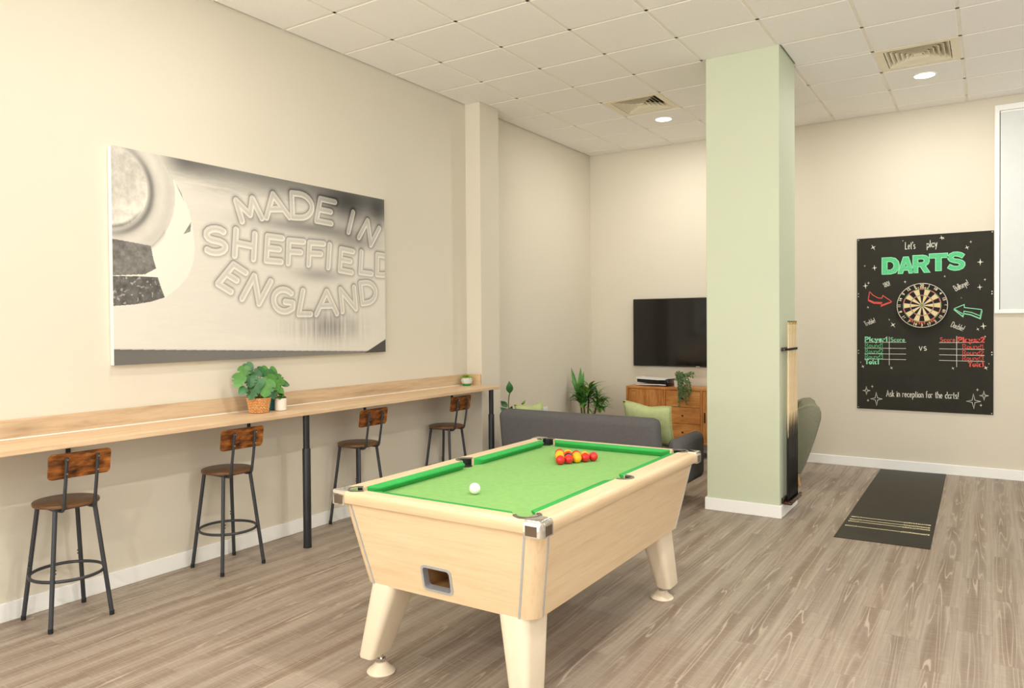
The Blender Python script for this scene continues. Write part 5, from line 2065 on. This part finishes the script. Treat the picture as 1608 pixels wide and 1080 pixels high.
# rubber plant left of the sofa
rp = thing('rubber_plant', 'rubber plant with one tall glossy leaf behind the wall pier', 'plant', (0.16, 6.60, 0))
pot(rp, [(0.10, 0), (0.105, .005), (0.13, .24), (.12, .24), (.10, .02)], M['white_pot'], .118, .22)
bm = B()
tube(bm, [(0, 0, .2), (-.01, 0, .5), (-.045, 0, .70), (-.035, 0, .80), (-.025, 0, .83)], .006, 8)
tube(bm, [(-.01, 0, .5), (.05, .03, .62), (.09, .04, .70)], .005, 8)
tube(bm, [(-.02, 0, .55), (-.07, -.02, .62)], .004, 8)
obj('stem', bm, M['stem'], rp, 60)
for b0, t0, w, mt in (((-.025, 0, .825), (-.02, -.02, .955), .075, 'leaf_dark'), ((-.05, -.01, .68), (-.12, -.03, .745), .06, 'leaf_dark'), ((-.03, 0, .62), (.05, -.08, .70), .06, 'leaf_dark'), ((-.03, 0, .60), (-.10, -.07, .68), .07, 'leaf_dark'),
                      ((.06, .03, .66), (.13, .0, .73), .03, 'leaf_dark'), ((.09, .04, .70), (.17, .02, .66), .03, 'leaf_dark'), ((.09, .04, .70), (.14, .05, .76), .025, 'leaf_lime'), ((0, 0, .5), (.10, -.06, .56), .07, 'leaf'), ((0, 0, .45), (-.08, .05, .52), .07, 'leaf')):
    bm = B(); leaf_mesh(bm, b0, t0, w, (.6, -.8, .2), 'oval', .05, 8, .1); obj('leaf', bm, M[mt], rp)

# big spiky plant in the far-left corner
sp = thing('dracaena_plant', 'large bushy green plant with strap leaves in the far corner', 'plant', (0.245, 8.15, 0))
pot(sp, [(0.14, 0), (0.15, .006), (0.18, .30), (.165, .30), (.14, .02)], M['terracotta'], .16, .28)
rr = random.Random(21)
bm = B()
for x, y, h in ((-.08, -.02, .74), (.05, -.02, .74), (.16, .0, .66), (.0, -.06, .60)):
    tube(bm, [(x * .4, y * .4, .27), (x, y, h)], [.014, .010], 8)
obj('stem', bm, M['stem'], sp, 60)
# upright spears
for b0, t0, w in (((-.085, -.02, .66), (-.185, -.03, 1.015), .055), ((-.07, -.02, .66), (-.055, -.03, 1.02), .062), ((-.05, -.02, .68), (-.03, 0, .97), .045), ((-.08, -.02, .70), (-.20, 0, .86), .03), ((-.08, .0, .66), (-.10, .02, .95), .05)):
    bm = B(); leaf_mesh(bm, b0, t0, w, (.4, -1, .1), 'lance', .02, 7, .2); obj('leaf', bm, M['leaf'], sp)
# arching leaves around three crowns
crowns = [(-.085, -.02, .74, 30, .24), (.05, -.02, .80, 40, .25), (.15, .0, .70, 34, .24), (.02, -.08, .70, 34, .25), (.20, -.02, .62, 20, .22)]
for cx, cy, cz, n, ln in crowns:
    for k in range(n):
        a = 2 * PI * k / n * 1.0 + rr.uniform(-.3, .3)
        L = ln * rr.uniform(.7, 1.15)
        rise = rr.uniform(.0, .17)
        out = Vector((math.cos(a), math.sin(a), 0))
        p0 = Vector((cx, cy, cz - .16 * rr.random()))
        # keep blades out of the two walls
        end = p0 + out * L
        if end.x < -.225: out.x *= max(0.05, (-.225 - p0.x) / (out.x * L))
        tip = p0 + out * L * .70 + Vector((0, 0, rise))
        mid_n = Vector((0, 0, 1))
        bm = B(); leaf_mesh(bm, p0, tip, rr.uniform(.026, .046), mid_n, 'lance', .42 if rise < .1 else .25, 7, .2)
        for v in bm.verts:
            v.co.x = max(v.co.x, -.236)
        obj('leaf', bm, M[rr.choice(['leaf', 'leaf', 'leaf_lime', 'leaf_dark'])], sp)

# trailing ivy on the sideboard
iv = thing('trailing_ivy', 'ivy trailing over the sideboard front from a small white pot', 'plant', (1.285, 8.455, Z1 + 0.0006))
pot(iv, [(.036, 0), (.040, .003), (.046, .078), (.042, .078), (.038, .01)], M['white_pot'], .041, .068)
rr = random.Random(33)
bmv, bml = B(), B()
for k in range(34):
    a = rr.uniform(-2.4, 1.2)
    ex = rr.uniform(-.02, .22)
    drop = rr.uniform(-.02, .26) if k % 3 else -.02
    x0, y0 = .02 * math.cos(a), .02 * math.sin(a)
    top = (x0 + ex * .5, y0 - .05, .12 + rr.uniform(-.01, .06))
    if drop > .02:
        ex = rr.uniform(.04, .19)
        pts = [(x0, y0, .07), top, (ex, -.115, .07), (ex + .01, -.125, -.02), (ex + rr.uniform(-.02, .02), -.122, -drop)]
    else:
        pts = [(x0, y0, .07), (x0 + .4 * ex, y0 * 1.5 - .01, .14), (ex, rr.uniform(-.08, .06), .13 + rr.uniform(-.03, .06))]
    tube(bmv, pts, .0015, 4)
    for s in range(len(pts) - 1):
        A, Bv = Vector(pts[s]), Vector(pts[s + 1])
        m_ = max(2, int((Bv - A).length / .012))
        for q in range(m_):
            c = A.lerp(Bv, q / m_)
            d = Vector((rr.uniform(-1, 1), rr.uniform(-1, .2), rr.uniform(-.6, .8))).normalized()
            leaf_mesh(bml, c, c + d * rr.uniform(.016, .026), .017, (rr.uniform(-.5, .5), -1, .6), 'heart', .1, 3)
obj('vines', bmv, M['stem'], iv)
o = obj('foliage', bml, M['leaf_ivy'], iv); o['kind'] = 'stuff'
